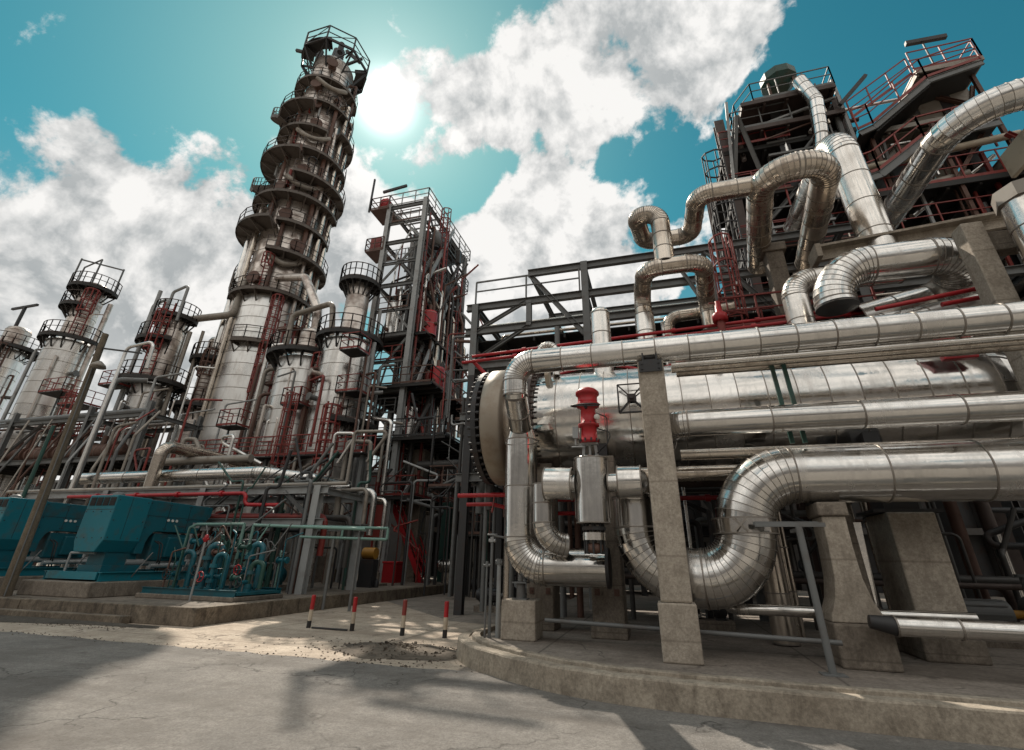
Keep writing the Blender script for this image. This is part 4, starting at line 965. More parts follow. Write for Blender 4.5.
# crown hood with a drum
part(MB().lathe((7.6, 18.4, 22.3), (0, 0, 1), [(.001, 0), (.4, 0), (.8, .35), (.8, .75), (.5, .9), (.001, .95)], 10, 0, False), 'hood', 'green', t)
mb = MB()
for a in range(4): x, y = 7.6+.75*math.cos(a*PI/2+.7), 18.6+.75*math.sin(a*PI/2+.7); mb.bar((x, y, 20.9), (x, y, 22.5), .1)
mb.box(6.6, 8.6, 18.0, 19.5, 20.83, 21.4); part(mb, 'hood_stand', 'rust', t)
# gallery with sloped roof, right part
def slab(pts, y0, y1, th, mt, nm, mats):
    mb = MB()
    for (xa, za), (xb, zb) in zip(pts, pts[1:]):
        mb.add([(xa, y0, za), (xb, y0, zb), (xb, y1, zb), (xa, y1, za), (xa, y0, za+th), (xb, y0, zb+th), (xb, y1, zb+th), (xa, y1, za+th)],
               [(0, 1, 2, 3), (4, 7, 6, 5), (0, 4, 5, 1), (1, 5, 6, 2), (2, 6, 7, 3), (3, 7, 4, 0)])
    return part(mb, nm, mats, t)
top = [(9.2, 17.3), (9.75, 17.5), (12.1, 19.35), (14.0, 19.75)]
slab(top, 17.0, 19.5, .05, 0, 'stair_flight', 'grate')
for y in (16.95, 19.5):
    mb = MB()
    for (xa, za), (xb, zb) in zip(top, top[1:]): mb.ib((xa, y, za), (xb, y, zb), .09, .24)
    part(mb, 'stringer', 'galv', t)
mb = MB()
for i in range(30):
    x = 9.8+2.3*i/30; z = 17.55+1.85*i/30; mb.box(x, x+.1, 17.0, 19.4, z-.22, z-.16)
part(mb, 'tread', 'grate', t)['kind'] = 'stuff'
part(MB().rail([(x, 16.95, z+.2) for x, z in top], 1.1, 1.3, .045), 'railing', 'redox', t)
part(MB().rail([(x, 19.5, z+.2) for x, z in top], 1.1, 1.3, .045), 'railing', 'redox', t)
deck(9.6, 14.2, 17.6, 23.6, 17.9, None, 'sheet')
deck(12.0, 14.3, 17.2, 23.8, 20.3, [(14.3, 23.8), (14.3, 17.2), (12.0, 17.2)], 'sheet')
mb = MB()
for i in range(4):
    x0 = 9.9+i*1.05; mb.box(x0, x0+.98, 18.3, 18.33, 17.2-.3*(3-i)*.6, 18.7+.16*i)
mb.box(12.2, 14.1, 18.2, 18.24, 18.9, 20.1)
part(mb, 'wall_sheet', 'sheet', t)
for p, q in (((9.6, 18.2, 16.1), (11.8, 18.2, 18.6)), ((10.8, 18.15, 18.7), (13.0, 18.15, 16.5)), ((12.2, 18.1, 20.1), (14.1, 18.1, 18.6)), ((13.2, 18.2, 16.8), (14.3, 18.2, 19.9))):
    part(MB().ib(p, q, .14, .14), 'brace', 'rust', t)
for i in range(5):
    x0 = 9.75+i*.9; part(MB().box(x0, x0+.82, 17.8, 22.5, 17.70, 17.75), 'soffit_panel', 'sheet', t)
for i in range(3):
    x0 = 12.1+i*.72; part(MB().box(x0, x0+.66, 17.4, 22.5, 20.02, 20.07), 'soffit_panel', 'sheet', t)
for p, q in (((9.8, 17.5, 17.4), (9.8, 17.5, 14.7)), ((11.9, 17.5, 17.7), (11.9, 17.5, 12.7)), ((13.9, 17.5, 20.1), (13.9, 17.5, 12.7)), ((9.8, 17.5, 14.8), (11.9, 17.5, 17.5)), ((11.9, 17.5, 14.8), (13.9, 17.5, 17.6))):
    part(MB().ib(p, q, .13, .13), 'brace', 'rust', t)
part(MB().tube((9.2, 17.4, 15.9), (14.2, 17.4, 16.3), .14, 12), 'sloping_pipe', 'beige', t)
low = [(8.2, 14.9), (9.4, 15.2), (11.2, 16.5), (13.6, 16.7)]
slab(low, 17.1, 19.2, .10, 0, 'stair_flight', 'grate')
mb = MB()
for (xa, za), (xb, zb) in zip(low, low[1:]): mb.ib((xa, 17.05, za), (xb, 17.05, zb), .09, .30)
part(mb, 'stringer', 'galv', t)
part(MB().rail([(x, 17.05, z+.2) for x, z in low], 1.0, 1.2, .055), 'railing', 'redox', t)
deck(8.4, 14.5, 17.4, 23.6, 14.6, [(8.4, 17.4), (14.5, 17.4)], 'grate')
deck(8.4, 14.5, 17.4, 23.6, 12.6, [(8.4, 17.4), (14.5, 17.4)], 'grate')
deck(8.4, 16.5, 17.4, 23.6, 10.4, None, 'grate')
part(MB().rail([(9.4, 17.4, 18.6), (12.0, 17.4, 20.36)], 1.0, 1.2, .045), 'railing', 'redox', t)
mb = MB()
for i in range(50):
    x = rnd.uniform(8.6, 14.2); y = rnd.uniform(17.6, 19.5); z = rnd.uniform(10.6, 17.4); d = rnd.choice([(1, 0, 0), (0, 0, 1), (0, 0, 1), (.7, 0, .5)]); l = rnd.uniform(.5, 2)
    part(MB().tube((x, y, z), V((x, y, z))+V(d)*l, rnd.uniform(.03, .11), 8), 'small_pipe', rnd.choice(['darkpipe', 'clad', 'clad_brown', 'galv_lt', 'rust']), t)
mb = MB()
for (x, z, s_) in ((10.2, 14.8, 1.0), (11.9, 14.8, 1.3), (9.4, 12.8, 1.2), (12.6, 12.8, 1.0), (11.0, 10.7, 1.4), (13.3, 10.7, 1.2)): mb.tube((x, 19.2, z), (x, 19.2, z+s_), .4, 16); mb.lathe((x, 19.2, z+s_), (0, 0, 1), [(.4, 0), (.3, .15), (.001, .22)], 16)
part(mb, 'drum', 'clad_brown', t)
part(MB().tube((8.6, 17.7, 14.4), (12.4, 17.7, 15.1), .16, 14), 'sloping_pipe', 'sheet', t)
# right-hand wing seen at the frame edge
for x in (14.8, 17.5): part(MB().ib((x, 15.5, 0), (x, 15.5, 17), .36, .36, (0, 1, 0)), 'column', 'galv', t)
deck(13.2, 19.5, 14.6, 20.0, 12.4, None, 'sheet'); deck(13.6, 19.5, 14.6, 20, 15.6, None, 'sheet')
for p, q in (((13.4, 15.3, 12.6), (15.8, 15.3, 15.5)), ((14.8, 15.2, 10.4), (17.4, 15.2, 12.4)), ((12.6, 16.2, 13), (14.4, 16.2, 15.6)), ((14.6, 16.2, 13), (12.9, 16.2, 15.4)), ((12.4, 15.9, 11), (14.6, 15.9, 12.4))):
    part(MB().ib(p, q, .15, .15), 'brace', 'redox' if p[0] < 13 or p[0] == 14.6 else 'galv_lt', t)
part(MB().rail([(12.4, 15.4, 11.2), (14.6, 15.4, 12.5)], 1.0, .8, .06), 'railing', 'galv_lt', t)
t2 = thing('hanging_panel', 'pale tan square panel hanging under the long curved pipe at the right edge', 'panel', (10.3, 12.4, 10.9))
part(MB().box(9.55, 9.66, 11.6, 12.5, 10.75, 11.5), 'panel', 'beige', t2, bevel=.02); part(MB().bar((9.6, 12.0, 11.5), (9.6, 12.0, 11.62), .05), 'hook', 'dark', t2)
t2 = thing('floodlight', 'dark floodlight bar jutting against the blue sky above the gallery', 'lamp', (13.4, 18, 20.4))
part(MB().bar((13.3, 18.0, 20.4), (13.3, 18.0, 22.9), .05), 'mast', 'dark', t2); part(MB().bar((12.7, 18.0, 22.95), (14.2, 18.0, 22.85), .16, .2), 'lamp_bar', 'dark', t2)
pipe_thing('crooked bright pipe running down the face of the railed reactor crown', [(7.9, 17.2, 21.2), (8.15, 17.0, 19.6), (7.9, 17.0, 17.6), (7.5, 17.0, 15.6)], .28, .6, .5, CL, 22, (False, False))
t2 = thing('davit_bar', 'short inclined bar at the right corner of the railed reactor crown', 'bar', (9.6, 18, 20.6)); part(MB().bar((9.2, 17.5, 19.6), (10.5, 17.5, 21.0), .14), 'bar', 'dark', t2)

# ------------------------------------------------------------------ shaded process bays behind
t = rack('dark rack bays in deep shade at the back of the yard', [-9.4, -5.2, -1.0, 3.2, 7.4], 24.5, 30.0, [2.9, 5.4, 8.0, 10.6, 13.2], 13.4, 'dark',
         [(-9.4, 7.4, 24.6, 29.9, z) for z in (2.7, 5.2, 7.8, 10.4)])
bundle('dark pipe on the decks of the shaded back rack', 'pipes on the back rack', ['darkpipe', 'galv', 'clad_brown', 'rust'], .07, .25, (-10, 7), [24.8, 25.4, 26.1, 26.9], 3.05)
bundle('dark pipe on the decks of the shaded back rack', 'pipes on the back rack', ['darkpipe', 'galv', 'rust', 'clad'], .07, .25, (-10, 7), [24.8, 25.5, 26.3], 5.6)
bundle('dark pipe on the decks of the shaded back rack', 'pipes on the back rack', ['darkpipe', 'galv', 'clad_brown', 'redox'], .07, .25, (-10, 7), [24.8, 25.4, 26.1], 8.2)
bundle('dark pipe on the decks of the shaded back rack', 'pipes on the back rack', ['darkpipe', 'galv', 'clad_brown', 'redox'], .07, .25, (-10, 7), [24.8, 25.6], 10.8)
for i in range(22):
    x = rnd.uniform(-10, -3.8); y = rnd.uniform(21, 24.2)
    thin_pipe('thin upright pipe in front of the shaded back rack', [(x, y, .1), (x, y, rnd.uniform(3, 11))], rnd.uniform(.03, .1), rnd.choice(['darkpipe', 'galv', 'galv_lt', 'rust', 'green']), 'upright pipes at the back rack')
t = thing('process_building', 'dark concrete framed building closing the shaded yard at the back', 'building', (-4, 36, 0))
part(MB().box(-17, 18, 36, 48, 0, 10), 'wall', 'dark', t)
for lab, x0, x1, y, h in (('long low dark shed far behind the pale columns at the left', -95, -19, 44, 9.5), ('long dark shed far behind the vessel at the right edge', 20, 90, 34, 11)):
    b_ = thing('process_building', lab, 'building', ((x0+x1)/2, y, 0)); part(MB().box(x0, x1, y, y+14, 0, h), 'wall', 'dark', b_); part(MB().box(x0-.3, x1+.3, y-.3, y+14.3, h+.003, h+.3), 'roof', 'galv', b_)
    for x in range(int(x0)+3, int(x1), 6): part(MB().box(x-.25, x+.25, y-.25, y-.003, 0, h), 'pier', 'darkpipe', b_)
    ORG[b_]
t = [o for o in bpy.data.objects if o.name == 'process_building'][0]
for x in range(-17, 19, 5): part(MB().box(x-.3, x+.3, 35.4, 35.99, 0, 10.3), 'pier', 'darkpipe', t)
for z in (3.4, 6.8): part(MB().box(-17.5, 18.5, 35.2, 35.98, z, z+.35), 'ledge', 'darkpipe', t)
# ------------------------------------------------------------------ open steel structure in the middle
t = thing('process_structure', 'tall open grey steel structure with decks and braces in the middle of the picture', 'structure', (-16.4, 29.6, 0))
SX, SY = (-18.0, -14.9), (25.6, 29.6, 33.8)
ST = 27.0
for x in SX:
    for y in SY: part(MB().ib((x, y, 0), (x, y, ST), .34, .34, (0, 1, 0)), 'column', 'galv_lt', t)
LV = (4.6, 8.0, 11.4, 15.4, 19.4, 23.2, 26.6)
for z in LV:
    for y in SY: part(MB().ib((-18, y, z), (-14.9, y, z), .18, .30), 'beam', 'galv', t)
    for x in SX: part(MB().ib((x, 25.7, z), (x, 33.7, z), .18, .30), 'beam', 'galv', t)
def sdeck(x0, x1, y0, y1, z, rail=None, rm='galv_lt', mt='grate'):
    mb = MB().box(x0, x1, y0, y1, z+.16, z+.21)
    n = max(2, int((y1-y0)/.8))
    for i in range(n+1): y = y0+.05+(y1-y0-.1)*i/n; mb.bar((x0, y, z+.08), (x1, y, z+.08), .08, .15)
    d = part(mb, 'deck', mt, t)
    if rail: part(MB().rail([(x, y, z+.21) for x, y in rail], 1.1, 1.3, .06), 'railing', rm, d)
sdeck(-18.2, -13.2, 25.2, 33.8, 4.6, [(-18.2, 25.2), (-13.2, 25.2), (-13.2, 33.8)], 'redox')
sdeck(-18.2, -11.6, 25.2, 32.0, 8.0, [(-18.2, 25.2), (-11.6, 25.2), (-11.6, 32)], 'dark')
sdeck(-18.4, -12.8, 25.2, 33.8, 11.4, [(-18.2, 25.2), (-12.8, 25.2), (-12.8, 33.8)], 'rust')
sdeck(-18.2, -14.0, 26.0, 33.8, 15.4, [(-14.0, 25.6), (-14.0, 33.8)], 'rust')
sdeck(-18.2, -15.8, 27.4, 33.8, 19.4, [(-14.6, 27), (-14.6, 33.8)], 'rust')
sdeck(-15.8, -14.4, 29.8, 33.9, 19.4)
sdeck(-18.4, -15.0, 29.4, 34.0, 23.2, [(-14.6, 29.2), (-14.6, 34.2), (-16, 34.2)], 'dark')
sdeck(-18.0, -15.0, 30.2, 34.2, 26.6)
# top walkway grating with gaps
mb = MB()
for i in range(6): y = 25.9+i*.7; mb.bar((-18.2, y, 26.85), (-14.8, y, 26.85), .09, .12)
part(mb, 'joist', 'galv', t)
part(MB().rail([(-18.1, 25.5, 26.75), (-14.7, 25.5, 26.75), (-14.6, 34.2, 26.75), (-18.1, 34.2, 26.75)], 1.15, 1.3, .065), 'railing', 'galv_lt', t)
part(MB().rail([(-18.1, 25.5, 26.75), (-18.1, 34.2, 26.75)], 1.15, 1.6, .065), 'railing', 'galv_lt', t)
part(MB().box(-19.6, -18.0, 25.3, 27.2, 26.5, 26.6).rail([(-18.0, 25.3, 26.6), (-19.6, 25.3, 26.6), (-19.6, 27.2, 26.6)], 1.1, .9, .06), 'side_platform', 'rust', t)
part(MB().box(-19.5, -18.0, 25.4, 27.0, 22.6, 22.7).rail([(-18.0, 25.4, 22.7), (-19.5, 25.4, 22.7), (-19.5, 27.0, 22.7)], 1.1, .9, .06), 'side_platform', 'rust', t)
part(MB().box(-19.3, -18.4, 25.6, 26.6, 22.75, 24.0), 'red_box', 'redox', t, bevel=.05)
part(MB().lathe((-18.7, 25.9, 26.65), (0, 0, 1), [(.001, 0), (.5, 0), (.5, .9), (.25, 1.3), (.001, 1.35)], 14), 'red_drum', 'red', t)
part(MB().bar((-19.7, 25.3, 26.4), (-19.7, 25.3, 29.8), .12), 'mast', 'dark', t)
part(MB().bar((-18.9, 25.6, 28.5), (-16.8, 25.6, 28.7), .16, .2), 'lamp_bar', 'dark', t)
zz = [0.3]+list(LV)
for i in range(1, 7):
    a, b = LV[i-1]+.1, LV[i]-.1
    xx = (-18, -14.9) if i % 2 else (-14.9, -18)
    part(MB().ib((xx[0], 25.6, a), (xx[1], 25.6, b), .13, .13), 'brace', 'galv_lt', t)
    if i in (3, 5): part(MB().ib((xx[1], 25.62, a), (-16.4, 25.62, (a+b)/2), .12, .12), 'brace', 'galv', t)
    part(MB().ib((-14.9, 25.7, a if i % 2 else b), (-14.9, 29.6, b if i % 2 else a), .13, .13), 'brace', 'galv', t)
    part(MB().ib((-14.9, 29.7, b if i % 2 else a), (-14.9, 33.7, a if i % 2 else b), .13, .13), 'brace', 'galv', t)
    part(MB().ib((-18, 29.6, a), (-14.9, 29.6, b), .12, .12), 'brace', 'galv', t)
for z in (6.3, 9.7, 13.4, 17.3, 21.3, 25.0):
    part(MB().ib((-14.9, 25.7, z), (-14.9, 33.7, z), .12, .18), 'beam', 'galv', t)
    part(MB().ib((-18, 29.6, z), (-14.9, 29.6, z), .12, .18), 'beam', 'galv', t)
    part(MB().rail([(-14.7, 26.0, z+.1), (-14.7, 33.2, z+.1)], 1.0, 1.1, .045), 'railing', rnd.choice(['redox', 'galv', 'rust']), t)
    part(MB().rail([(-17.6, 25.5, z+.1), (-15.3, 25.5, z+.1)], 1.0, .9, .045), 'railing', rnd.choice(['redox', 'galv', 'rust']), t)
for z0, z1, a_ in ((4.8, 11.4, 0), (11.6, 19.4, 1), (19.6, 26.6, 0)):
    part(MB().ladder((-14.6, 28.0+3*a_, z0), (-14.6, 28.0+3*a_, z1+1), .5, (0, 1, 0), (.6, 0, 0), 0, .05), 'ladder', 'redox', t)
    part(MB().bar((-14.9, 25.9, z0), (-14.9, 29.4, z1), .12, .25).bar((-14.2, 25.9, z0), (-14.2, 29.4, z1), .12, .25), 'stair_flight', 'galv_lt', t)
for z in (13.4, 17.3, 21.3, 25.0):
    part(MB().ib((-18, 25.6, z), (-14.9, 25.6, z), .14, .2), 'beam', 'galv', t)
# equipment inside
def svessel(label, x, y, z0, z1, r, mats, grp=None, name='process_vessel', n=22):
    v = thing(name, label, 'vessel', (x, y, z0), grp)
    part(MB().clad((x, y, z0), (x, y, z1), r, 1.1, n), 'shell', mats, v)
    part(MB().lathe((x, y, z1), (0, 0, 1), [(r, 0), (r*.9, r*.28), (r*.55, r*.45), (.001, r*.5)], n), 'top_head', mats, v)
    for p_, q_, rr in (((x, y, z1+r*.48), (x, y, z1+r*.48+.5), r*.22), ((x+r*.9, y-.1, (z0+z1)/2), (x+r*1.35, y-.1, (z0+z1)/2), r*.25), ((x, y-r*.9, z0+.6), (x, y-r*1.3, z0+.6), r*.28)): part(MB().tube(p_, q_, rr, 10), 'nozzle', 'rust', v)
    return v
svessel('slim red-brown column standing up through the upper decks of the middle structure', -15.9, 28.2, 15.7, 24.8, .55, ['redox', 'seam'])
svessel('pale clad column behind the red-brown one in the middle structure', -16.6, 31.2, 11.7, 24.6, .65, CLR)
svessel('fat brown vessel on the second upper deck of the middle structure', -16.0, 28.4, 11.7, 14.6, .85, ['rust', 'seam'])
svessel('pale drum with red side on the deck just above the yard platforms', -15.3, 27.4, 8.3, 10.6, .7, CLW)
svessel('red drum half way up the front of the middle structure', -14.3, 27.0, 15.7, 17.4, .55, ['red', 'seam'])
svessel('red drum on the right side of the third deck of the middle structure', -13.5, 27.4, 11.7, 13.2, .5, ['red', 'seam'])
svessel('pale small drum deep in the middle structure at its left', -17.3, 27.0, 15.7, 18.6, .5, CLW)
for i in range(130):
    x = rnd.uniform(-17.8, -13.6); y = rnd.uniform(26, 33.4); z0 = rnd.choice(LV[:5])+.25; r = rnd.uniform(.05, .14)
    thin_pipe('thin pipe climbing between the decks of the middle structure', [(x, y, z0), (x, y, z0+rnd.uniform(2, 5)), (x+rnd.uniform(-1.5, 1.5), y+.6, z0+rnd.uniform(5, 6))], r, rnd.choice(['darkpipe', 'rust', 'redox', 'galv', 'clad']), 'thin pipes in the middle structure')
for i in range(26):
    y = rnd.uniform(27, 33.6); z0 = rnd.uniform(7, 16.5)
    thin_pipe('thin pipe down the right face of the middle structure', [(-14.2, y, z0), (-14.2, y, z0+rnd.uniform(4, 8)), (-15.4, y, z0+9)], rnd.uniform(.06, .14), rnd.choice(['darkpipe', 'rust', 'galv', 'clad_brown']), 'pipes on the right face of the middle structure')
for i in range(26):
    z = rnd.choice(LV[:6])+.22; x = rnd.uniform(-17.6, -13.6); y = rnd.uniform(26.2, 33); h = rnd.uniform(.7, 1.7); w_ = rnd.uniform(.35, .8)
    e_ = thing('deck_equipment', 'small dark machine standing on a deck of the middle structure', 'machine', (x, y, z), 'machines on the decks of the middle structure')
    mt = rnd.choice(['dark', 'rust', 'darkpipe', 'redox', 'rustdark', 'galv'])
    if i % 2: part(MB().box(x-w_/2, x+w_/2, y-w_/2, y+w_/2, z, z+h*.8), 'casing', mt, e_, bevel=.04); part(MB().tube((x, y, z+h*.8), (x, y, z+h*1.3), w_*.18, 10), 'neck', 'galv', e_)
    else: part(MB().lathe((x, y, z+.2), (0, 0, 1), [(.001, 0), (w_*.5, .05), (w_*.5, h), (w_*.3, h+.2), (.001, h+.24)], 16), 'casing', mt, e_); part(MB().tube((x, y, z), (x, y, z+.2), w_*.35, 10), 'foot', 'dark', e_)
thin_pipe('long thin red pipe running down the front of the middle structure', [(-14.75, 26.2, 26.0), (-14.75, 26.2, 4.9)], .08, 'redox')
thin_pipe('shiny pipe pair member left of the front column of the middle structure, nearer one', [(-17.0, 24.9, 1.0), (-17.0, 24.9, 17.0)], .12, 'galv_lt')
thin_pipe('shiny pipe pair member left of the front column of the middle structure, farther one', [(-17.45, 25.0, 1.0), (-17.45, 25.0, 15.5), (-18.6, 25.2, 15.5)], .12, 'galv')
thin_pipe('white swan-neck pipe standing left of the red stair', [(-13.05, 22.0, .9), (-13.0, 22.0, 4.2), (-14.4, 22.3, 4.4), (-14.4, 22.3, 6.0)], .11, 'clad_bright', er=.35)
thin_pipe('white pipe elbow above the swan-neck pipe left of the red stair', [(-14.0, 23.2, 4.6), (-14.0, 23.2, 8.6), (-16.2, 23.6, 9.1)], .12, 'clad_white', er=.3)
mb = MB().box(-13.45, -12.65, 21.6, 22.4, .01, .5); mb.tube((-13.05, 22, .5), (-13.05, 22, .95), .16, 12); single(mb, 'concrete_block', 'conc_dk', 'low concrete footing under the white swan-neck pipe', 'block')
for (x, y, z1, lab) in ((-14.0, 27.2, 8.0, 'stout tan concrete column carrying the lower decks of the middle structure'), (-11.9, 30.4, 8.0, 'concrete column carrying the lower deck, deep in the yard shade')):
    conc_post(lab, x, y, .95, .9, z1-.25, 1.1, .6, None, 'conc_dk', 0)
mb = MB().ib((-12.3, 28, 0), (-12.3, 28, 4.7), .5, .5, (0, 1, 0)); single(mb, 'steel_column', 'green', 'dark green steel column right of the red stair', 'column')
# red stair, bin and box
t = thing('stair', 'bright red steel stair coming down from the first deck to the yard', 'stair', (-12.8, 27, 0))
a, b = V((-12.7, 26.6, .25)), V((-15.2, 26.6, 4.75))
for y in (26.2, 27.1): part(MB().bar(V((a.x, y, a.z)), V((b.x, y, b.z)), .06, .28), 'stringer', 'red', t)
mb = MB()
for i in range(18):
    p = a+(b-a)*((i+.5)/18); mb.box(p.x-.14, p.x+.14, 26.235, 27.065, p.z, p.z+.03)
part(mb, 'tread', 'redox', t)
for y in (26.2, 27.1):
    mb = MB()
    for h in (1.0, .55): mb.bar(V((a.x, y, a.z+h)), V((b.x, y, b.z+h)), .06)
    for i in range(6): p = a+(b-a)*(i/5); mb.bar((p.x, y, p.z), (p.x, y, p.z+1.0), .05)
    part(mb, 'handrail', 'red', t)
part(MB().box(-13.0, -12.3, 26.0, 27.3, 0.01, .26), 'footing', 'conc', t, bevel=.02)
t = thing('bin', 'bright red square bin standing on the ground left of the stair foot', 'bin', (-14.0, 25.4, 0))
mb = MB().extr([(-.4, -.4), (.4, -.4), (.4, .4), (-.4, .4)], (-14.0, 25.2, .08), (-14.0, 25.2, 1.3), (0, 1, 0)); part(mb, 'body', 'red', t, bevel=.04)
part(MB().box(-14.44, -13.56, 24.76, 25.64, 1.305, 1.42), 'lid', 'red', t, bevel=.03)
t = thing('valve_cabinet', 'red panel above the stair foot under the first deck', 'cabinet', (-15.3, 25.3, 2.4))
part(MB().box(-15.9, -14.9, 25.0, 25.25, 2.6, 4.3), 'case', 'redox', t); part(MB().bar((-15.4, 25.1, 0), (-15.4, 25.1, 2.6), .1), 'leg', 'redox', t)
for x in (-11.6, -10.9):
    conc_post('pale round-topped concrete stub right of the red stair foot' if x < -11 else 'second pale concrete stub right of the red stair foot', x, 27.2, .5, .5, .9, .52, .3, None, 'conc', 0)
t = thing('drum', 'grey horizontal drum resting on the two concrete stubs near the red stair', 'drum', (-11.2, 27.2, .9))
part(MB().clad((-12.1, 27.2, 1.25), (-10.4, 27.2, 1.25), .34, .6, 20), 'shell', CL, t); part(MB().lathe((-10.4, 27.2, 1.25), (1, 0, 0), [(.34, 0), (.3, .1), (.001, .16)], 20), 'head', 'clad', t)
part(MB().lathe((-12.1, 27.2, 1.25), (-1, 0, 0), [(.34, 0), (.3, .1), (.001, .16)], 20), 'head', 'clad', t)
thin_pipe('big dull pipe under the second deck of the middle structure', [(-13.5, 26.0, 6.6), (-10.6, 26.0, 6.6), (-10.6, 28, 6.6)], .28, 'darkpipe', n=16)

# ------------------------------------------------------------------ distillation tower with ring platforms
TX, TY = -29.75, 28.0
t = thing('distillation_tower', 'tallest column, pale below and ringed by dark spiral platforms above', 'tower', (TX, TY, 0))
c = (TX, TY)
part(MB().clad((TX, TY, 0), (TX, TY, 20.4), 2.58, .95, 56, sw=.05), 'lower_shell', CLW, t)
part(MB().clad((TX, TY, 20.4), (TX, TY, 42), 2.42, 1.15, 48, sw=.06), 'upper_shell', ['clad_tower', 'seam'], t)
part(MB().clad((TX, TY, 42), (TX, TY, 43), 2.42, 1.0, 48, r2=2.12, sw=.06).clad((TX, TY, 43), (TX, TY, 50), 2.12, 1.15, 48, sw=.06), 'top_shell', ['clad_tower', 'seam'], t)
part(MB().lathe((TX, TY, 50), (0, 0, 1), [(2.12, 0), (1.9, .5), (1.3, .95), (.5, 1.1), (.001, 1.12)], 36), 'dome', 'clad_tower', t)
def ringplat(t, c, z, a0, a1, ri, ro, mats=('grate', 'rustdark'), rh=1.1, w=.05):
    mb = MB().sector(c, ri+.03, ro, a0, a1, z, z+.10)
    k = max(2, int((a1-a0)/22))
    for i in range(k+1):
        a = R(a0+(a1-a0)*i/k); x, y = math.cos(a), math.sin(a)
        mb.bar((c[0]+x*(ri+.04), c[1]+y*(ri+.04), z-.10), (c[0]+x*ro, c[1]+y*ro, z-.07), .10, .16)
        mb.bar((c[0]+x*(ri+.02), c[1]+y*(ri+.02), z-.9), (c[0]+x*(ro-.15), c[1]+y*(ro-.15), z-.12), .08)
    mb.sector(c, ro, ro+.03, a0, a1, z-.10, z+.14)
    p = part(mb, 'platform', mats[0], t)
    part(MB().arcrail(c, ro, a0, a1, z+.1, rh, w), 'railing', mats[1], p)
    return p
RING = [(10.0, -30, 45, 3.3), (16.2, 275, 345, 3.2), (20.6, 200, 400, 3.3), (24.2, 292, 425, 3.7), (27.0, 165, 290, 4.2), (27.4, 292, 400, 3.3), (30.2, 180, 395, 3.6), (32.4, 300, 430, 3.9),
        (35.0, 180, 300, 4.0), (35.6, 302, 425, 3.5), (38.6, 190, 330, 3.3), (39.2, 350, 440, 3.7), (41.4, 195, 300, 3.8), (42.2, 302, 420, 3.2), (45.6, 200, 410, 3.1)]
for z, a0, a1, ro in RING: ringplat(t, c, z, a0, a1, 2.42 if z < 42 else 2.12, ro, ('ringdeck', 'rustdark'))
def spiral(t, c, z0, z1, a0, a1, ri, ro, mat='dark'):
    n = max(6, int((z1-z0)/.25)); mb = MB(); pa = []; pb = []
    for i in range(n):
        f = (i+.5)/n; a = a0+(a1-a0)*f; z = z0+(z1-z0)*f; da = (a1-a0)/n*.55
        mb.sector(c, ri, ro, a-da, a+da, z, z+.05, 1)
    m_ = 10
    for r_ in (ri, ro):
        P1 = [V((c[0]+r_*math.cos(R(a0+(a1-a0)*i/m_)), c[1]+r_*math.sin(R(a0+(a1-a0)*i/m_)), z0+(z1-z0)*i/m_)) for i in range(m_+1)]
        for a, b in zip(P1, P1[1:]):
            mb.bar(a, b, .06, .3)
            if r_ == ro:
                mb.bar(a+V((0, 0, 1.1)), b+V((0, 0, 1.1)), .055); mb.bar(a+V((0, 0, .6)), b+V((0, 0, .6)), .04); mb.bar(a, a+V((0, 0, 1.1)), .05)
    part(mb, 'spiral_stair', 'ringdeck', t)
for z0, z1, a0, a1, ro in ((20.7, 27.0, 245, 165, 3.4), (30.3, 35.0, 250, 178, 4.1), (38.7, 43.6, 262, 172, 4.3)):
    spiral(t, c, z0, z1, a0, a1, 2.5, ro)
# crown frame
mb = MB()
OC = [(TX+3.55*math.cos(R(22.5+45*i)), TY+3.55*math.sin(R(22.5+45*i))) for i in range(8)]
IC = [(TX+2.2*math.cos(R(22.5+45*i)), TY+2.2*math.sin(R(22.5+45*i))) for i in range(8)]
for i in range(8):
    j = (i+1) % 8; o, q = OC[i], OC[j]; p, s_ = IC[i], IC[j]
    mb.bar((*o, 50.85), (*q, 50.85), .16, .3); mb.bar((*p, 48.45), (*o, 50.75), .15); mb.bar((*p, 50.75), (*o, 50.85), .14, .24)
    mb.bar((*o, 50.85), (*o, 52.85), .12); mb.bar((*o, 52.85), (*q, 52.85), .10); mb.bar((*o, 51.85), (*q, 51.85), .08)
    mb.bar((*p, 48.65), (*q, 50.75), .10); mb.bar((*o, 50.95), (*q, 52.75), .06)
part(mb, 'crown_frame', 'dark', t)
part(MB().sector(c, 2.2, 3.5, 215, 300, 50.97, 51.03, 8).sector(c, 2.2, 3.45, 20, 130, 50.97, 51.03, 6), 'crown_deck', 'grate', t)
mb = MB(); mb.bar((TX-4.6, TY-1.5, 53.75), (TX-1.2, TY-.5, 52.65), .28, .3); mb.bar((TX-.8, TY, 51.05), (TX-.6, TY+.1, 54.65), .3, .4); mb.bar((TX+.2, TY+.8, 55.05), (TX+1.8, TY+1.6, 53.45), .28, .34); mb.tube((TX+.5, TY-.3, 50.95), (TX+.5, TY-.3, 53.25), .5, 12); mb.tube((TX-1.3, TY-1.2, 50.95), (TX-1.3, TY-1.2, 52.65), .35, 12); mb.bar((TX-2, TY+1, 52.45), (TX+2.5, TY+1, 53.05), .25); mb.tube((TX+1.6, TY-1.4, 51.05), (TX+1.6, TY-1.4, 52.45), .3, 10)
part(mb, 'davit', 'dark', t)
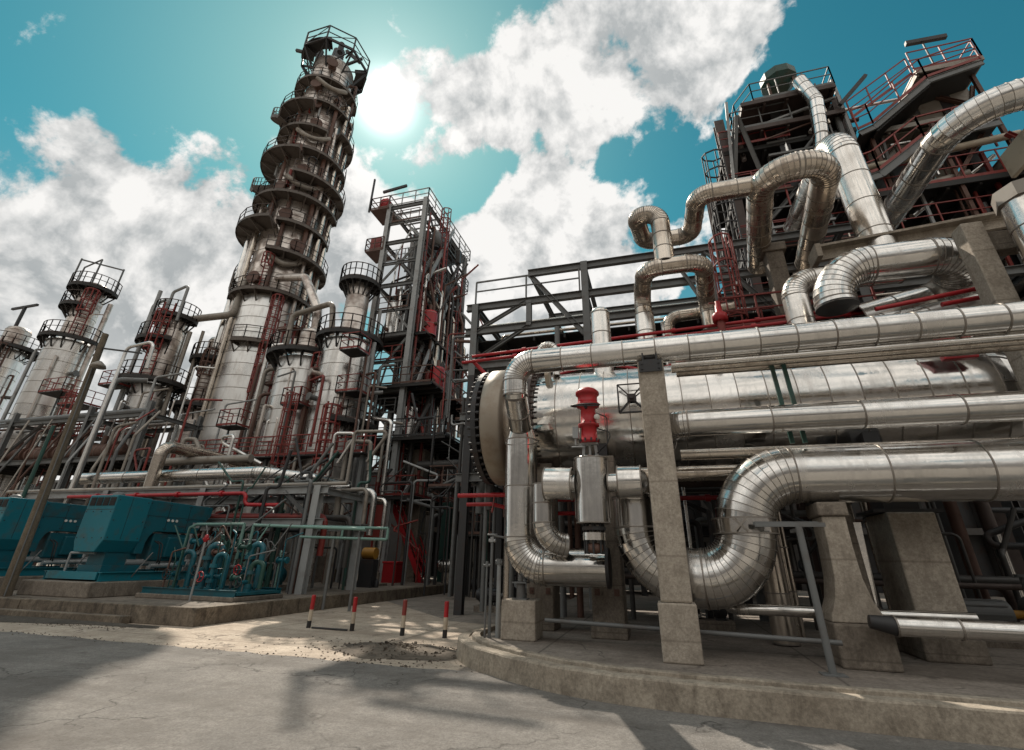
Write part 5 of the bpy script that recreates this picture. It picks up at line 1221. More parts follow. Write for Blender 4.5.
# risers and nozzles on the tower
for i, (a, r_, z0, z1, rr, mt) in enumerate(((5, 2.95, 6, 44, .22, 'clad_brown'), (18, 2.85, 14, 48, .16, 'rust'), (-12, 2.95, 8, 40, .16, 'clad_tower'), (30, 3.0, 10, 43, .25, 'clad_brown'), (232, 2.75, 16, 31, .18, 'clad_tower'), (247, 2.75, 3, 28, .16, 'clad_brown'), (222, 3.0, 14, 27, .3, 'clad'), (300, 2.72, 21, 33, .16, 'rust'), (340, 2.8, 24, 44, .2, 'rust'), (270, 2.7, 27.5, 42, .14, 'rust'))):
    x, y = TX+r_*math.cos(R(a)), TY+r_*math.sin(R(a)); mb = MB().tube((x, y, z0), (x, y, z1), rr, 12); mb.tube((x, y, z1), (TX, TY, z1+.35), rr, 12)
    for z in range(int(z0)+2, int(z1), 4): mb.bar((x, y, z), (TX, TY, z), .08)
    part(mb, 'riser_pipe', mt, t)
for i, (z, a) in enumerate(((28.4, 300), (33.6, 310), (31.4, 275), (36, 290), (42, 300), (25.6, 330), (39.5, 310), (44.8, 290), (21.9, 275), (48.3, 310))):
    x, y = math.cos(R(a)), math.sin(R(a)); mb = MB().tube((TX+x*2, TY+y*2, z), (TX+x*2.75, TY+y*2.75, z), .42, 16); mb.tube((TX+x*2.75, TY+y*2.75, z), (TX+x*2.87, TY+y*2.87, z), .56, 18)
    part(mb, 'manway', 'rust', t)
for z, a0, a1 in ((25.0-1.6, 290, 345), (31.6, 285, 350), (37.4, 280, 340), (44.6, 290, 350)):
    mb = MB(); pts = [V((TX+2.85*math.cos(R(a)), TY+2.85*math.sin(R(a)), z+.9*(1-math.sin((a-a0)/(a1-a0)*PI)))) for a in [a0+(a1-a0)*i/12 for i in range(13)]]
    gores(mb, pts, .24, 14, 0, 0, False); part(mb, 'loop_pipe', 'sheet', t)
for i in range(22):
    a = R(rnd.uniform(200, 400)); z = rnd.uniform(21.5, 47); r_ = 2.35 if z < 42 else 2.1; l = rnd.uniform(.8, 2.6)
    px, py = TX+(r_+.25)*math.cos(a), TY+(r_+.25)*math.sin(a); part(MB().tube((px, py, z), (px, py, z+l), rnd.uniform(.06, .14), 8).tube((px, py, z), (TX, TY, z), .1, 8), 'instrument_pipe', rnd.choice(['rust', 'clad_tower', 'galv_lt', 'redox', 'sheet']), t)
for z0, z1, a, cg in ((10.2, 20.5, 322, 'redox'), (20.8, 24.3, 295, 'redox'), (32.6, 35.1, 320, 'dark'), (41.1, 43.3, 330, 'dark')):
    x, y = math.cos(R(a)), math.sin(R(a)); part(MB().ladder((TX+x*2.75, TY+y*2.75, z0), (TX+x*2.75, TY+y*2.75, z1), .6, (-y, x, 0), (x*.75, y*.75, 0), 0, .06), 'ladder', cg, t)
# ------------------------------------------------------------------ lesser columns
def kit(t, x, y, r, z0, z1):
    for i in range(3):
        a = R(rnd.uniform(225, 400)); zb = rnd.uniform(z0, z0+3); zt = rnd.uniform(z1-5, z1); rr = rnd.uniform(.05, .11)
        px, py = x+(r+.3)*math.cos(a), y+(r+.3)*math.sin(a); mb = MB().tube((px, py, zb), (px, py, zt), rr, 8).tube((px, py, zt), (x, y, zt+.2), rr, 8)
        part(mb, 'riser_pipe', rnd.choice(['rust', 'clad_tower', 'galv_lt', 'sheet']), t)
    for i in range(4):
        a = R(rnd.uniform(230, 400)); z = rnd.uniform(z0+2, z1-1); part(MB().tube((x+r*.95*math.cos(a), y+r*.95*math.sin(a), z), (x+(r+.45)*math.cos(a), y+(r+.45)*math.sin(a), z), .16, 12).tube((x+(r+.45)*math.cos(a), y+(r+.45)*math.sin(a), z), (x+(r+.52)*math.cos(a), y+(r+.52)*math.sin(a), z), .25, 12), 'nozzle', rnd.choice(['rust', 'galv', 'clad_tower']), t)
def column(label, x, y, secs, plats, mats=CLW, ladders=(), pipes=(), group='lesser process columns', sw=.04, n=40):
    """secs: (z0, z1, r); plats: (z, a0, a1, r_out)"""
    t = thing('process_column', label, 'column', (x, y, 0), group)
    for i, (z0, z1, r) in enumerate(secs):
        part(MB().clad((x, y, z0), (x, y, z1), r, .9, n, sw=sw), 'shell', mats if i == 0 else ['clad_tower', 'seam'], t)
        if i+1 < len(secs): part(MB().lathe((x, y, z1), (0, 0, 1), [(r, 0), (r*.97, .15), (secs[i+1][2], .6)], n), 'cone', mats[0], t)
        else: part(MB().lathe((x, y, z1), (0, 0, 1), [(r, 0), (r*.9, r*.3), (r*.5, r*.48), (.001, r*.52)], n), 'head', mats[0] if i == 0 else 'clad_tower', t)
    for z, a0, a1, ro in plats:
        r = max([s[2] for s in secs if s[0] <= z <= s[1]+.4] or [.5]); ringplat(t, (x, y), z, a0, a1, r, ro)
    for a, z0, z1, mt in ladders:
        r = max(s[2] for s in secs if s[0] <= z0 <= s[1]+.4)+.3; cx, cy = math.cos(R(a)), math.sin(R(a))
        part(MB().ladder((x+cx*r, y+cy*r, z0), (x+cx*r, y+cy*r, z1), .7, (-cy, cx, 0), (cx*.8, cy*.8, 0), 0, .065), 'ladder', mt, t)
    kit(t, x, y, secs[0][2], 4, secs[0][1])
    for a, z0, z1, rr, mt in pipes:
        r = secs[0][2]+.35; px, py = x+r*math.cos(R(a)), y+r*math.sin(R(a)); mb = MB().tube((px, py, z0), (px, py, z1), rr, 12)
        for z in range(int(z0)+2, int(z1), 3): mb.bar((px, py, z), (x, y, z), .07)
        part(mb, 'riser_pipe', mt, t)
    return t
column('plain pale column standing directly right of the tallest tower', -21.7, 24.4, [(0, 13.2, 1.72), (13.8, 15.4, .8)], [(13.4, 180, 420, 2.5), (8.9, 350, 420, 2.5)], CLW, [(330, 9.2, 14, 'redox')], [(10, 2, 14, .14, 'clad_white'), (20, 2, 13, .1, 'rust')])
column('pale column with narrow neck beside the open steel structure, red caged ladder in front', -18.3, 24.0, [(0, 14.0, 1.62), (14.6, 18.6, .75)], [(14.2, 160, 400, 2.1), (18.5, 120, 420, 1.35), (8.6, 300, 390, 2.5)], CLW, [(300, 2.3, 9.7, 'redox')], [(345, 1, 13, .13, 'galv_lt'), (355, 1, 14, .13, 'galv_lt')])
column('slim pale column in the left group, platforms and pipe hoops on its upper half', -34.6, 24.0, [(0, 12.4, 1.15), (12.7, 18.0, .9)], [(12.6, 170, 420, 2.2), (15.8, 180, 330, 1.9), (17.9, 200, 400, 1.5)], CLW, [(300, 12.8, 18.8, 'redox')], [(240, 4, 20, .14, 'galv_lt'), (15, 4, 17, .16, 'sheet')])
column('narrow brownish column between the tallest tower and the slim pale column', -32.6, 26.6, [(0, 11.2, 1.0), (11.6, 17.0, .75)], [(11.4, 170, 400, 1.9), (15.2, 200, 400, 1.6)], ['clad_tower', 'seam'], [(310, 11.6, 16.5, 'rust')], [(250, 4, 17.5, .12, 'sheet')])
column('far left column with a caged basket platform on its narrow top', -45.5, 24.0, [(0, 17.0, 1.5), (17.5, 22.4, .95)], [(17.2, 170, 410, 2.05), (20.2, 180, 320, 1.7), (22.0, 200, 400, 1.75)], CLW, [(330, 17.6, 22.4, 'redox')], [(20, 6, 21, .2, 'clad_tower'), (225, 6, 16, .12, 'galv_lt')])
column('leftmost pale column at the picture edge with a T shaped mast on top', -57.5, 26.0, [(0, 18.5, 1.35), (18.9, 20.6, .95)], [(18.6, 120, 450, 2.3), (14.5, 200, 330, 2.2)], CLW, [(320, 14.6, 19.5, 'rust')], [(225, 6, 20, .2, 'clad_tower')])
t = thing('basket_frame', 'open pipe frame standing over the far left caged column top', 'frame', (-45.5, 24.0, 22))
for a in (200, 260, 320, 20): part(MB().bar((-45.5+1.7*math.cos(R(a)), 24+1.7*math.sin(R(a)), 22), (-45.5+1.7*math.cos(R(a)), 24+1.7*math.sin(R(a)), 24.6), .10), 'post', 'galv', t)
part(MB().bar((-45.5+1.7*math.cos(R(200)), 24+1.7*math.sin(R(200)), 24.6), (-45.5+1.7*math.cos(R(320)), 24+1.7*math.sin(R(320)), 24.6), .1), 'top_bar', 'galv', t)
part(MB().bar((-45.5+1.7*math.cos(R(260)), 24+1.7*math.sin(R(260)), 24.5), (-45.5+1.7*math.cos(R(20)), 24+1.7*math.sin(R(20)), 24.5), .1), 'top_bar', 'galv', t)
t = thing('tee_mast', 'dark T shaped davit mast on top of the leftmost column', 'mast', (-57.5, 26, 20.8))
part(MB().bar((-57.3, 25.5, 20.8), (-57.3, 25.5, 23.0), .22), 'post', 'dark', t); part(MB().bar((-59.2, 25.5, 23.1), (-55.6, 25.5, 23.1), .2), 'arm', 'dark', t)
for x, y, z, lab in ((-35.3, 23.0, 17.8, 'left hoop of bent pipe over the slim pale column'), (-34.0, 23.2, 18.9, 'right hoop of bent pipe over the slim pale column')):
    thin_pipe(lab, [(x-.7, y, z-2.4), (x-.7, y, z+1.2), (x+.7, y, z+1.6), (x+.7, y, z-1.5)], .11, 'galv_lt', er=.25)
thin_pipe('pale overhead pipe from the slim column across to the tallest tower', [(-34.2, 24.6, 13), (-34.2, 24.6, 18.3), (-30.6, 25.4, 18.7), (-30.6, 25.6, 22)], .28, 'sheet', er=.5, n=14)
thin_pipe('brown overhead pipe bending from the tallest tower down to the plain pale column', [(-27.8, 26, 22.0), (-24.5, 25.4, 21.2), (-22.5, 25.2, 18.0), (-22.0, 25, 15)], .32, 'clad_tower', er=.7, n=14)
thin_pipe('tan pipe dropping beside the neck of the pale column next to the structure', [(-24.0, 24.6, 8), (-24.0, 24.6, 17.4), (-20.6, 24.4, 17.8), (-20.0, 24.3, 14.6)], .2, 'sheet', er=.5, n=12)
for i, (x, y, z1, r, mt) in enumerate(((-24.6, 24, 13, .14, 'sheet'), (-24.0, 23.5, 11, .12, 'rust'), (-25.2, 24.4, 15, .16, 'clad_white'), (-20.0, 23.2, 12, .10, 'redox'), (-23.4, 23.8, 9, .1, 'galv_lt'), (-16.2, 23.6, 10.5, .12, 'galv_lt'), (-15.9, 24.2, 12.5, .1, 'galv'), (-26.3, 25, 14, .12, 'rust'))):
    thin_pipe('slender upright pipe between the pale columns', [(x, y, .4), (x, y, z1), (x+.8, y+.5, z1+.2)], r, mt, 'slender pipes between the pale columns')
# red ladder towers
t = thing('ladder_tower', 'red steel ladder tower with platforms between the tallest tower and its neighbour', 'ladder', (-24.4, 25.5, 6))
for x in (-24.9, -23.9):
    for y in (25.0, 26.0): part(MB().bar((x, y, 4), (x, y, 17), .1), 'post', 'redox', t)
mb = MB()
for i in range(9):
    z = 5+i*1.4; mb.bar((-24.9, 25, z), (-23.9, 25, z+1.2), .06); mb.bar((-24.9, 25, z), (-23.9, 25, z), .07); mb.bar((-23.9, 25, z), (-23.9, 26, z+1.2), .06)
part(mb, 'brace', 'redox', t)
for z in (8.6, 12.2, 16.4): part(MB().box(-25.2, -23.6, 24.7, 26.3, z, z+.08).rail([(-25.2, 24.7, z+.08), (-23.6, 24.7, z+.08), (-23.6, 26.3, z+.08)], 1.1, .9, .05), 'platform', 'rust', t)

# ------------------------------------------------------------------ big grey pipes and rack in front of the columns
pipe_thing('long grey pipe lying level over the teal machines', [(-28.5, 18.0, 5.0), (-17.2, 18.0, 5.0), (-15.6, 19.5, 4.9), (-15.4, 22, 4.9)], .29, .8, 1.6, CL, 22, (True, False))
pipe_thing('grey pipe running back from a dropped elbow, above the long grey pipe', [(-22.9, 17.4, 4.2), (-22.9, 17.4, 6.35), (-22.7, 24.0, 6.35)], .28, .5, 1.6, CLR, 22, (False, False))
thin_pipe('short capped grey pipe between the two big grey pipes', [(-25, 19.0, 5.9), (-19.0, 19.0, 5.9)], .2, 'sheet', n=14)
t = rack('blue-grey steel pipe rack running behind the teal machines', [-28.0, -22.8, -17.5, -12.1], 15.6, 18.6, [2.7, 3.85], 4.0, 'galv_lt', [], cw=.28)
part(MB().ib((-12.1, 15.6, 2.7), (-13.6, 15.6, 3.8), .12, .12), 'brace', 'galv', t); part(MB().ib((-17.5, 15.6, 2.7), (-16.2, 15.6, 3.8), .12, .12), 'brace', 'galv', t)
bundle('grey pipe laid along the low rack behind the teal machines', 'pipes on the low rack', ['sheet', 'galv', 'clad_white', 'darkpipe', 'redox'], .05, .14, (-30, -11), [15.9, 16.3, 16.7, 17.1, 17.5, 18.3], 4.02)
bundle('grey pipe laid along the low rack behind the teal machines', 'pipes on the low rack', ['sheet', 'darkpipe', 'galv', 'redox', 'rust'], .05, .12, (-30, -11), [15.8, 16.2, 16.7, 17.2, 17.8], 2.85)
redline('red pipe along the back edge of the teal machines', [(-24.5, 15.2, 3.72), (-15.0, 15.2, 3.72), (-15.0, 15.2, 3.3), (-13.6, 15.4, 3.3)], .07)
# far-left rack with red exchangers
t = rack('far left steel rack stacked with red exchangers', [-62, -55, -48, -41, -34, -29], 20.5, 24.0, [4.0, 6.6, 9.2], 10.0, 'galv', [(-62, -29, 20.6, 23.9, 3.9), (-62, -29, 20.6, 23.9, 6.5)], braces=[((-48, 20.5, 4), (-45, 20.5, 6.5)), ((-41, 20.5, 6.7), (-38, 20.5, 9.1))])
bundle('pipe laid along the decks of the far left rack', 'pipes on the far left rack', ['galv_lt', 'clad_white', 'galv', 'rust'], .08, .2, (-63, -29), [20.8, 21.4, 22.1, 22.8, 23.5], 9.35)
bundle('pipe laid along the decks of the far left rack', 'pipes on the far left rack', ['galv_lt', 'sheet', 'redox', 'rust'], .08, .22, (-63, -29), [20.8, 21.5, 22.3], 4.2)
proto = None
for i in range(11):
    x = -58.5+i*2.6
    if proto is None:
        proto = thing('heat_exchanger', 'red-brown exchanger drum lying in the row on the far left rack', 'exchanger', (x, 21.2, 6.6), 'red exchangers on the far left rack')
        part(MB().clad((x-1.0, 21.2, 7.2), (x+1.0, 21.2, 7.2), .48, .7, 20), 'shell', ['rust', 'seam'], proto)
        for e in (-1, 1): part(MB().tube((x+e*1.0, 21.2, 7.2), (x+e*1.1, 21.2, 7.2), .6, 22).lathe((x+e*1.1, 21.2, 7.2), (e, 0, 0), [(.45, 0), (.4, .16), (.001, .24)], 20), 'head', 'rust', proto)
        part(MB().tube((x-.4, 21.2, 7.6), (x-.4, 21.2, 8.2), .15, 10), 'nozzle', 'rust', proto); part(MB().tube((x+.5, 21.2, 7.6), (x+.5, 21.2, 8.6), .12, 10), 'nozzle', 'rust', proto)
        part(MB().box(x-.7, x-.5, 20.9, 21.5, 6.56, 6.8).box(x+.5, x+.7, 20.9, 21.5, 6.56, 6.8), 'foot', 'dark', proto)
    else: copy_tree(proto, None, (x, 21.2, 6.6))
for i in range(24):
    x = rnd.uniform(-52, -27); y = rnd.uniform(18.6, 20.3)
    thin_pipe('upright pipe in front of the far left rack', [(x, y, .4), (x, y, rnd.uniform(4, 9)), (x+rnd.uniform(-1, 1), y+1.2, 9.2)], rnd.uniform(.04, .09), rnd.choice(['galv_lt', 'sheet', 'rust', 'galv', 'redox', 'rust', 'galv']), 'upright pipes before the far left rack')
for i in range(26):
    x = rnd.uniform(-29, -14); y = rnd.uniform(19.2, 22.8); z = rnd.uniform(3, 7.5)
    thin_pipe('small pipe loop among the feet of the pale columns', [(x, y, .4), (x, y, z), (x+rnd.uniform(-2, 2), y+.3, z), (x+rnd.uniform(-2, 2), y+.3, z-1.5)], rnd.uniform(.05, .12), rnd.choice(['rust', 'redox', 'galv', 'sheet', 'redox', 'clad_white']), 'small pipes at the column feet', er=.2)
t = thing('walkway', 'red railed walkway across the feet of the pale columns', 'walkway', (-21, 22, 6.4))
part(MB().box(-27.5, -14.5, 21.6, 22.6, 6.5, 6.56), 'deck', 'grate', t)
for y in (21.6, 22.6): part(MB().rail([(-27.5, y, 6.56), (-14.5, y, 6.56)], 1.1, 1.2, .055), 'railing', 'redox', t)
for x in (-27.2, -21, -14.8): part(MB().bar((x, 22.1, .4), (x, 22.1, 6.5), .2), 'post', 'galv', t)
for i, (x, y, z, mt, lab) in enumerate(((-20.2, 20.6, 3.0, 'redox', 'red-brown exchanger drum under the walkway at the column feet, right one'), (-23.8, 20.6, 3.0, 'rust', 'brown exchanger drum under the walkway at the column feet, left one'))):
    e_ = thing('heat_exchanger', lab, 'exchanger', (x, y, .4))
    part(MB().clad((x-1.4, y, z), (x+1.4, y, z), .5, .8, 22), 'shell', [mt, 'seam'], e_)
    for e in (-1, 1): part(MB().tube((x+e*1.4, y, z), (x+e*1.5, y, z), .62, 22).lathe((x+e*1.5, y, z), (e, 0, 0), [(.5, 0), (.4, .2), (.001, .28)], 20), 'head', mt, e_)
    part(MB().box(x-1.0, x-.7, y-.4, y+.4, .4, z-.4), 'pedestal', 'conc_dk', e_); part(MB().box(x+.7, x+1.0, y-.4, y+.4, .4, z-.4), 'pedestal', 'conc_dk', e_)
k_ = 0
for (x, y, z, w_, d_) in ((-24.6, 22.6, 8.6, 1.5, 1.0), (-20.1, 22.4, 9.6, 1.3, 1.0), (-16.6, 22.8, 10.2, 1.5, 1.2), (-36.8, 22.6, 8.5, 2.4, 1.2), (-33.0, 23.2, 8.6, 1.4, 1.0), (-38.6, 22.4, 10.8, 2.2, 1.4), (-41.5, 22.6, 12.0, 2.4, 1.4), (-16.2, 21.8, 12.4, 1.2, 1.2), (-35.6, 22.2, 12.0, 1.6, 1.0)):
    e_ = thing('access_platform', 'small railed steel access platform on posts among the pale columns', 'platform', (x, y, .4), 'access platforms among the columns')
    part(MB().box(x-w_/2, x+w_/2, y-d_/2, y+d_/2, z, z+.06), 'deck', 'grate', e_)
    part(MB().rail([(x-w_/2, y+d_/2, z+.06), (x-w_/2, y-d_/2, z+.06), (x+w_/2, y-d_/2, z+.06), (x+w_/2, y+d_/2, z+.06)], 1.0, .8, .045), 'railing', 'redox', e_)
    for sx in (-1, 1): part(MB().bar((x+sx*w_*.45, y+d_*.4, .4), (x+sx*w_*.45, y+d_*.4, z), .09), 'post', 'rust' if k_ % 2 else 'galv', e_)
    if k_ % 4 == 1: part(MB().ladder((x+w_*.3, y-d_/2-.05, max(.4, z-5.5)), (x+w_*.3, y-d_/2-.05, z+1.0), .45, (1, 0, 0), (0, -.55, 0), 0, .04), 'ladder', 'redox', e_)
    k_ += 1
for i in range(24):
    x = rnd.uniform(-39, -14.5); y = rnd.uniform(21.4, 23.6); z0 = rnd.uniform(4.5, 8); z1 = z0+rnd.uniform(2, 7)
    thin_pipe('slim pipe run threading between the pale columns', [(x, y, z0), (x, y, z1), (x+rnd.uniform(-2, 2), y+.6, z1+rnd.choice((0, 0, .4)))], rnd.uniform(.035, .09), rnd.choice(['rust', 'redox', 'galv_lt', 'sheet', 'clad_white', 'galv', 'clad_tower']), 'slim pipe runs between the columns', er=.2)
# concrete table under the pale columns
for x, y in ((-18.3, 24), (-21.7, 24.4)):
    t = thing('column_plinth', 'octagonal concrete plinth under the neck column' if x > -20 else 'octagonal concrete plinth under the plain pale column', 'plinth', (x, y, .4))
    part(MB().tube((x, y, .4), (x, y, 1.6), 1.9, 8, sm=False), 'block', 'conc_dk', t)

# ------------------------------------------------------------------ teal machines
def machine(x, y, label):
    """front face toward -Y, at ground of the pavement"""
    t = thing('compressor_package', label, 'machine', (x, y, .4), 'teal compressor packages')
    X0, X1 = x-.62, x+.62
    part(MB().box(X0-.85, X1+.75, y-.45, y+3.6, .40, .80), 'plinth', 'conc_dk', t, bevel=.03)
    mb = MB().ib((X0-.45, y-.15, .93), (X0-.45, y+3.4, .93), .16, .24).ib((X1+.55, y-.15, .93), (X1+.55, y+3.4, .93), .16, .24).bar((X0-.36, y-.1, .95), (X1+.46, y-.1, .95), .14, .2).box(X0-.36, X1+.46, y, y+3.4, .93, 1.0)
    part(mb, 'skid', 'teal_lt', t)
    part(MB().box(X0+.15, X1-.1, y+.3, y+1.5, 1.003, 1.22).box(X0+.3, X1-.25, y+.4, y+1.4, 1.22, 1.62), 'pedestal', 'teal', t)
    # front hood: chamfered cabinet
    prof = [(X0+.02, 1.9), (X0+.16, 1.58), (X1-.22, 1.58), (X1, 1.92), (X1, 3.24), (X0+.05, 3.24)]
    n = len(prof)
    mb = MB().add([(a, y, z) for a, z in prof]+[(a, y+1.15, z) for a, z in prof], [tuple(range(n)), tuple(range(2*n-1, n-1, -1))]+[((i+1) % n, i, n+i, n+(i+1) % n) for i in range(n)])
    part(mb, 'hood', 'teal_lt', t, bevel=.025)
    mb = MB()
    for i in range(4):
        a = X0+.14+i*.28; mb.box(a, a+.235, y-.012, y-.003, 2.92, 3.17)
        for k in range(4): mb.box(a+.01, a+.225, y-.03, y-.0125, 2.94+k*.06, 2.95+k*.06)
    part(mb, 'louvre', 'black', t)
    # rear body with an arched cut and sloping rear underside
    mb = MB()
    pr = [(y+1.153, 1.55), (y+1.153, 3.22), (y+3.7, 3.2), (y+3.7, 2.9), (y+3.2, 2.25), (y+1.75, 2.25), (y+1.62, 2.22), (y+1.5, 2.1), (y+1.43, 1.9), (y+1.42, 1.55)]
    n = len(pr); xa, xb = X0+.12, X1-.08
    mb.add([(xa, a, z) for a, z in pr]+[(xb, a, z) for a, z in pr], [tuple(range(n)), tuple(range(2*n-1, n-1, -1))]+[((i+1) % n, i, n+i, n+(i+1) % n) for i in range(n)])
    part(mb, 'rear_hood', 'teal', t, bevel=.02)
    mb = MB()
    for yy in (y+1.95, y+2.75): mb.box(X1-.081, X1-.074, yy, yy+.012, 2.28, 3.19)
    mb.box(X1-.081, X1-.074, y+1.2, y+3.6, 2.72, 2.73); mb.box(X1-.004, X1+.003, y+.5, y+.512, 1.95, 3.2); mb.box(X0+.06, X1-.02, y-.006, y+.001, 2.80, 2.81)
    part(mb, 'panel_seam', 'black', t)
    mb = MB()
    for yy in (y+1.25, y+1.9, y+2.0, y+2.7, y+2.8, y+3.55):
        for zz in (2.35, 2.68, 3.12): mb.lathe((X1-.08, yy, zz), (1, 0, 0), [(.016, 0), (.016, .012), (.001, .013)], 8)
    for xx in (X0+.1, X0+.4, X0+.75, X1-.1):
        for zz in (1.98, 2.74): mb.lathe((xx, y, zz), (0, -1, 0), [(.016, 0), (.016, .012), (.001, .013)], 8)
    for yy in (y+.1, y+1.05):
        for zz in (2.0, 2.5, 3.1): mb.lathe((X1, yy, zz), (1, 0, 0), [(.016, 0), (.016, .012), (.001, .013)], 8)
    part(mb, 'bolts', 'dark', t)
    part(MB().box(X1-.079, X1-.07, y+3.0, y+3.3, 2.45, 2.62), 'nameplate', 'galv_lt', t)
    part(MB().tube((X1-.02, y+2.4, 2.45), (X1+.06, y+2.4, 2.45), .012, 6).tube((X1-.02, y+2.6, 2.45), (X1+.06, y+2.6, 2.45), .012, 6).tube((X1+.06, y+2.38, 2.45), (X1+.06, y+2.62, 2.45), .014, 6), 'handle', 'dark', t)
    for k, dx in enumerate((0, .1)):
        mb = MB(); pr_ = [V((X1-.08, y+1.75+dx, 1.95)), V((X1+.18, y+1.75+dx, 1.85)), V((X1+.22+dx, y+1.8, 1.4)), V((X1+.1, y+1.9+dx, 1.02))]
        for kd, pts in bez_elbow(pr_, .12):
            for a, b in zip(pts, pts[1:]): mb.tube(a, b, .022, 7)
        part(mb, 'cable', 'black', t)
    mb = MB()
    for i in range(3): mb.lathe((X1-.08, y+2.0+i*.16, 2.62), (1, 0, 0), [(.001, 0), (.045, 0), (.045, .025), (.001, .025)], 14, 0, False)
    part(mb, 'gauge', 'white', t)
    part(MB().box(X0+.2, X1-.15, y+1.7, y+3.1, 1.35, 2.2).box(X0+.3, X1-.05, y+2.2, y+2.9, 1.45, 2.1), 'motor_box', 'teal', t, bevel=.04)
    part(MB().tube((X1-.3, y+1.1, 1.3), (X1-.3, y+3.6, 1.3), .1, 12).tube((X1+.2, y+1.6, 1.2), (X1+.2, y+3.3, 1.25), .07, 10), 'oil_pipe', 'galv_lt', t)
    part(MB().tube((X0-.2, y+.2, 1.02), (X0-.2, y+.2, 1.55), .035, 8).tube((X0-.2, y+.2, 1.55), (X1-.4, y+.2, 1.55), .035, 8), 'conduit', 'galv_lt', t)
    for p_, q_ in (((X1+.5, y+.8, .81), (X1+.9, y+1.0, 1.6)), ((X1+.5, y+2.4, .81), (X1+.95, y+2.6, 1.7))): part(MB().bar(p_, q_, .03), 'stay', 'galv', t)
    part(MB().lathe((X0+.4, y+.6, 3.24), (0, 0, 1), [(.18, 0), (.17, .1), (.10, .16), (.001, .17)], 14), 'vent_cap', 'galv', t)
    return t
m1 = machine(-16.95, 11.5, 'teal compressor cabinet on a stained plinth, fully in view right of the leaning pole')
m2 = copy_tree(m1, None, (-21.95, 11.5, .4), 'teal compressor cabinet cut by the left picture edge, behind the leaning pole')
# low railing and hoses around the machines
t = thing('guard_rail', 'pale green pipe rail beside the teal pipework', 'rail', (-13, 13.8, .4))
part(MB().tube((-15.7, 13.8, 1.6), (-15.7, 13.8, 2.4), .05, 10).tube((-15.7, 13.8, 2.4), (-15.4, 13.8, 2.52), .05, 10).tube((-15.4, 13.8, 2.52), (-13.4, 13.8, 2.52), .05, 10).tube((-13.4, 13.8, 2.52), (-13.4, 13.8, 1.0), .05, 10), 'left_hoop', 'greenrail', t)
part(MB().tube((-13.1, 13.9, 1.0), (-13.1, 13.9, 2.5), .05, 10).tube((-13.1, 13.9, 2.5), (-9.2, 14.5, 2.42), .05, 10), 'right_rail', 'greenrail', t)
t = thing('guard_rail', 'dull green double rail with end loop left of the white swan-neck pipe', 'rail', (-10, 15.5, 2))
part(MB().tube((-12.2, 15.2, 2.55), (-8.9, 15.4, 2.5), .045, 8).tube((-12.2, 15.2, 2.2), (-8.9, 15.4, 2.15), .045, 8).tube((-8.9, 15.4, 2.5), (-8.9, 15.4, 2.15), .045, 8).tube((-10.6, 15.3, 2.5), (-10.6, 15.3, 2.15), .04, 8), 'rail', 'greenrail', t)
for x in (-10.9, -9.9): part(MB().tube((x, 15.3, 0.4 if x < -11.2 else .01), (x, 15.3, 2.2), .05, 8), 'leg', 'galv', t)

# ------------------------------------------------------------------ teal pump and valve manifold
def manifold_leg(x, y, h, r, lab, red=False):
    t = thing('valve_riser', lab, 'valve', (x, y, .4), 'teal valve risers')
    mb = MB()
    for kd, pts in bez_elbow([(x, y, .62), (x, y, h), (x+.35, y+.1, h), (x+.35, y+.1, .7)], .18):
        if kd == 'straight': mb.tube(pts[0], pts[1], r, 14)
        else: gores(mb, pts, r, 14, 0, 0, False)
    part(mb, 'pipe', 'green' if rnd.random() < .4 else 'teal', t)
    for z in (.66, h*.55, h*.8): part(MB().tube((x, y, z-.05), (x, y, z+.05), r*1.9, 16), 'flange', 'teal', t)
    part(MB().tube((x, y, h*.62), (x, y-.22, h*.62), r*.8, 12).tube((x, y-.22, h*.62), (x, y-.38, h*.62), .02, 6), 'bonnet', 'teal', t)
    mb = MB().lathe((x, y-.38, h*.62), (0, -1, 0), [(.13, 0), (.15, .012), (.13, .024), (.115, .012), (.13, 0)], 16)
    for i in range(3): a = i*2.1; mb.bar((x, y-.39, h*.62), (x+.13*math.cos(a), y-.39, h*.62+.13*math.sin(a)), .018)
    part(mb, 'handwheel', 'red' if red else 'dark', t)
for i, (x, y, h, r, red, lab) in enumerate(((-14.3, 12.6, 1.65, .07, False, 'teal valve riser nearest the compressor cabinet'), (-13.6, 12.9, 1.85, .10, False, 'thick teal valve riser second from the compressor'), (-12.9, 12.5, 1.6, .06, True, 'teal valve riser in the middle with a red handwheel'), (-12.3, 13.2, 1.9, .085, True, 'tall teal valve riser with red handwheel near the grey column'), (-11.8, 12.8, 1.4, .065, False, 'short teal valve riser nearest the kerb corner'))):
    manifold_leg(x, y, h, r, lab, red)
t = thing('skid', 'low teal skid base carrying the valve risers on a concrete strip', 'skid', (-13, 13, .4))
part(MB().box(-15.0, -11.45, 12.0, 14.0, .401, .52), 'plinth', 'conc_dk', t, bevel=.02)
part(MB().ib((-14.9, 12.1, .6), (-11.5, 12.1, .6), .1, .16).ib((-14.9, 13.9, .6), (-11.5, 13.9, .6), .1, .16).box(-14.9, -11.5, 12.16, 13.84, .55, .62), 'frame', 'teal', t)
t = thing('fire_hydrant', 'red valve head with pale stem amid the teal risers', 'hydrant', (-12.6, 12.0, .4))
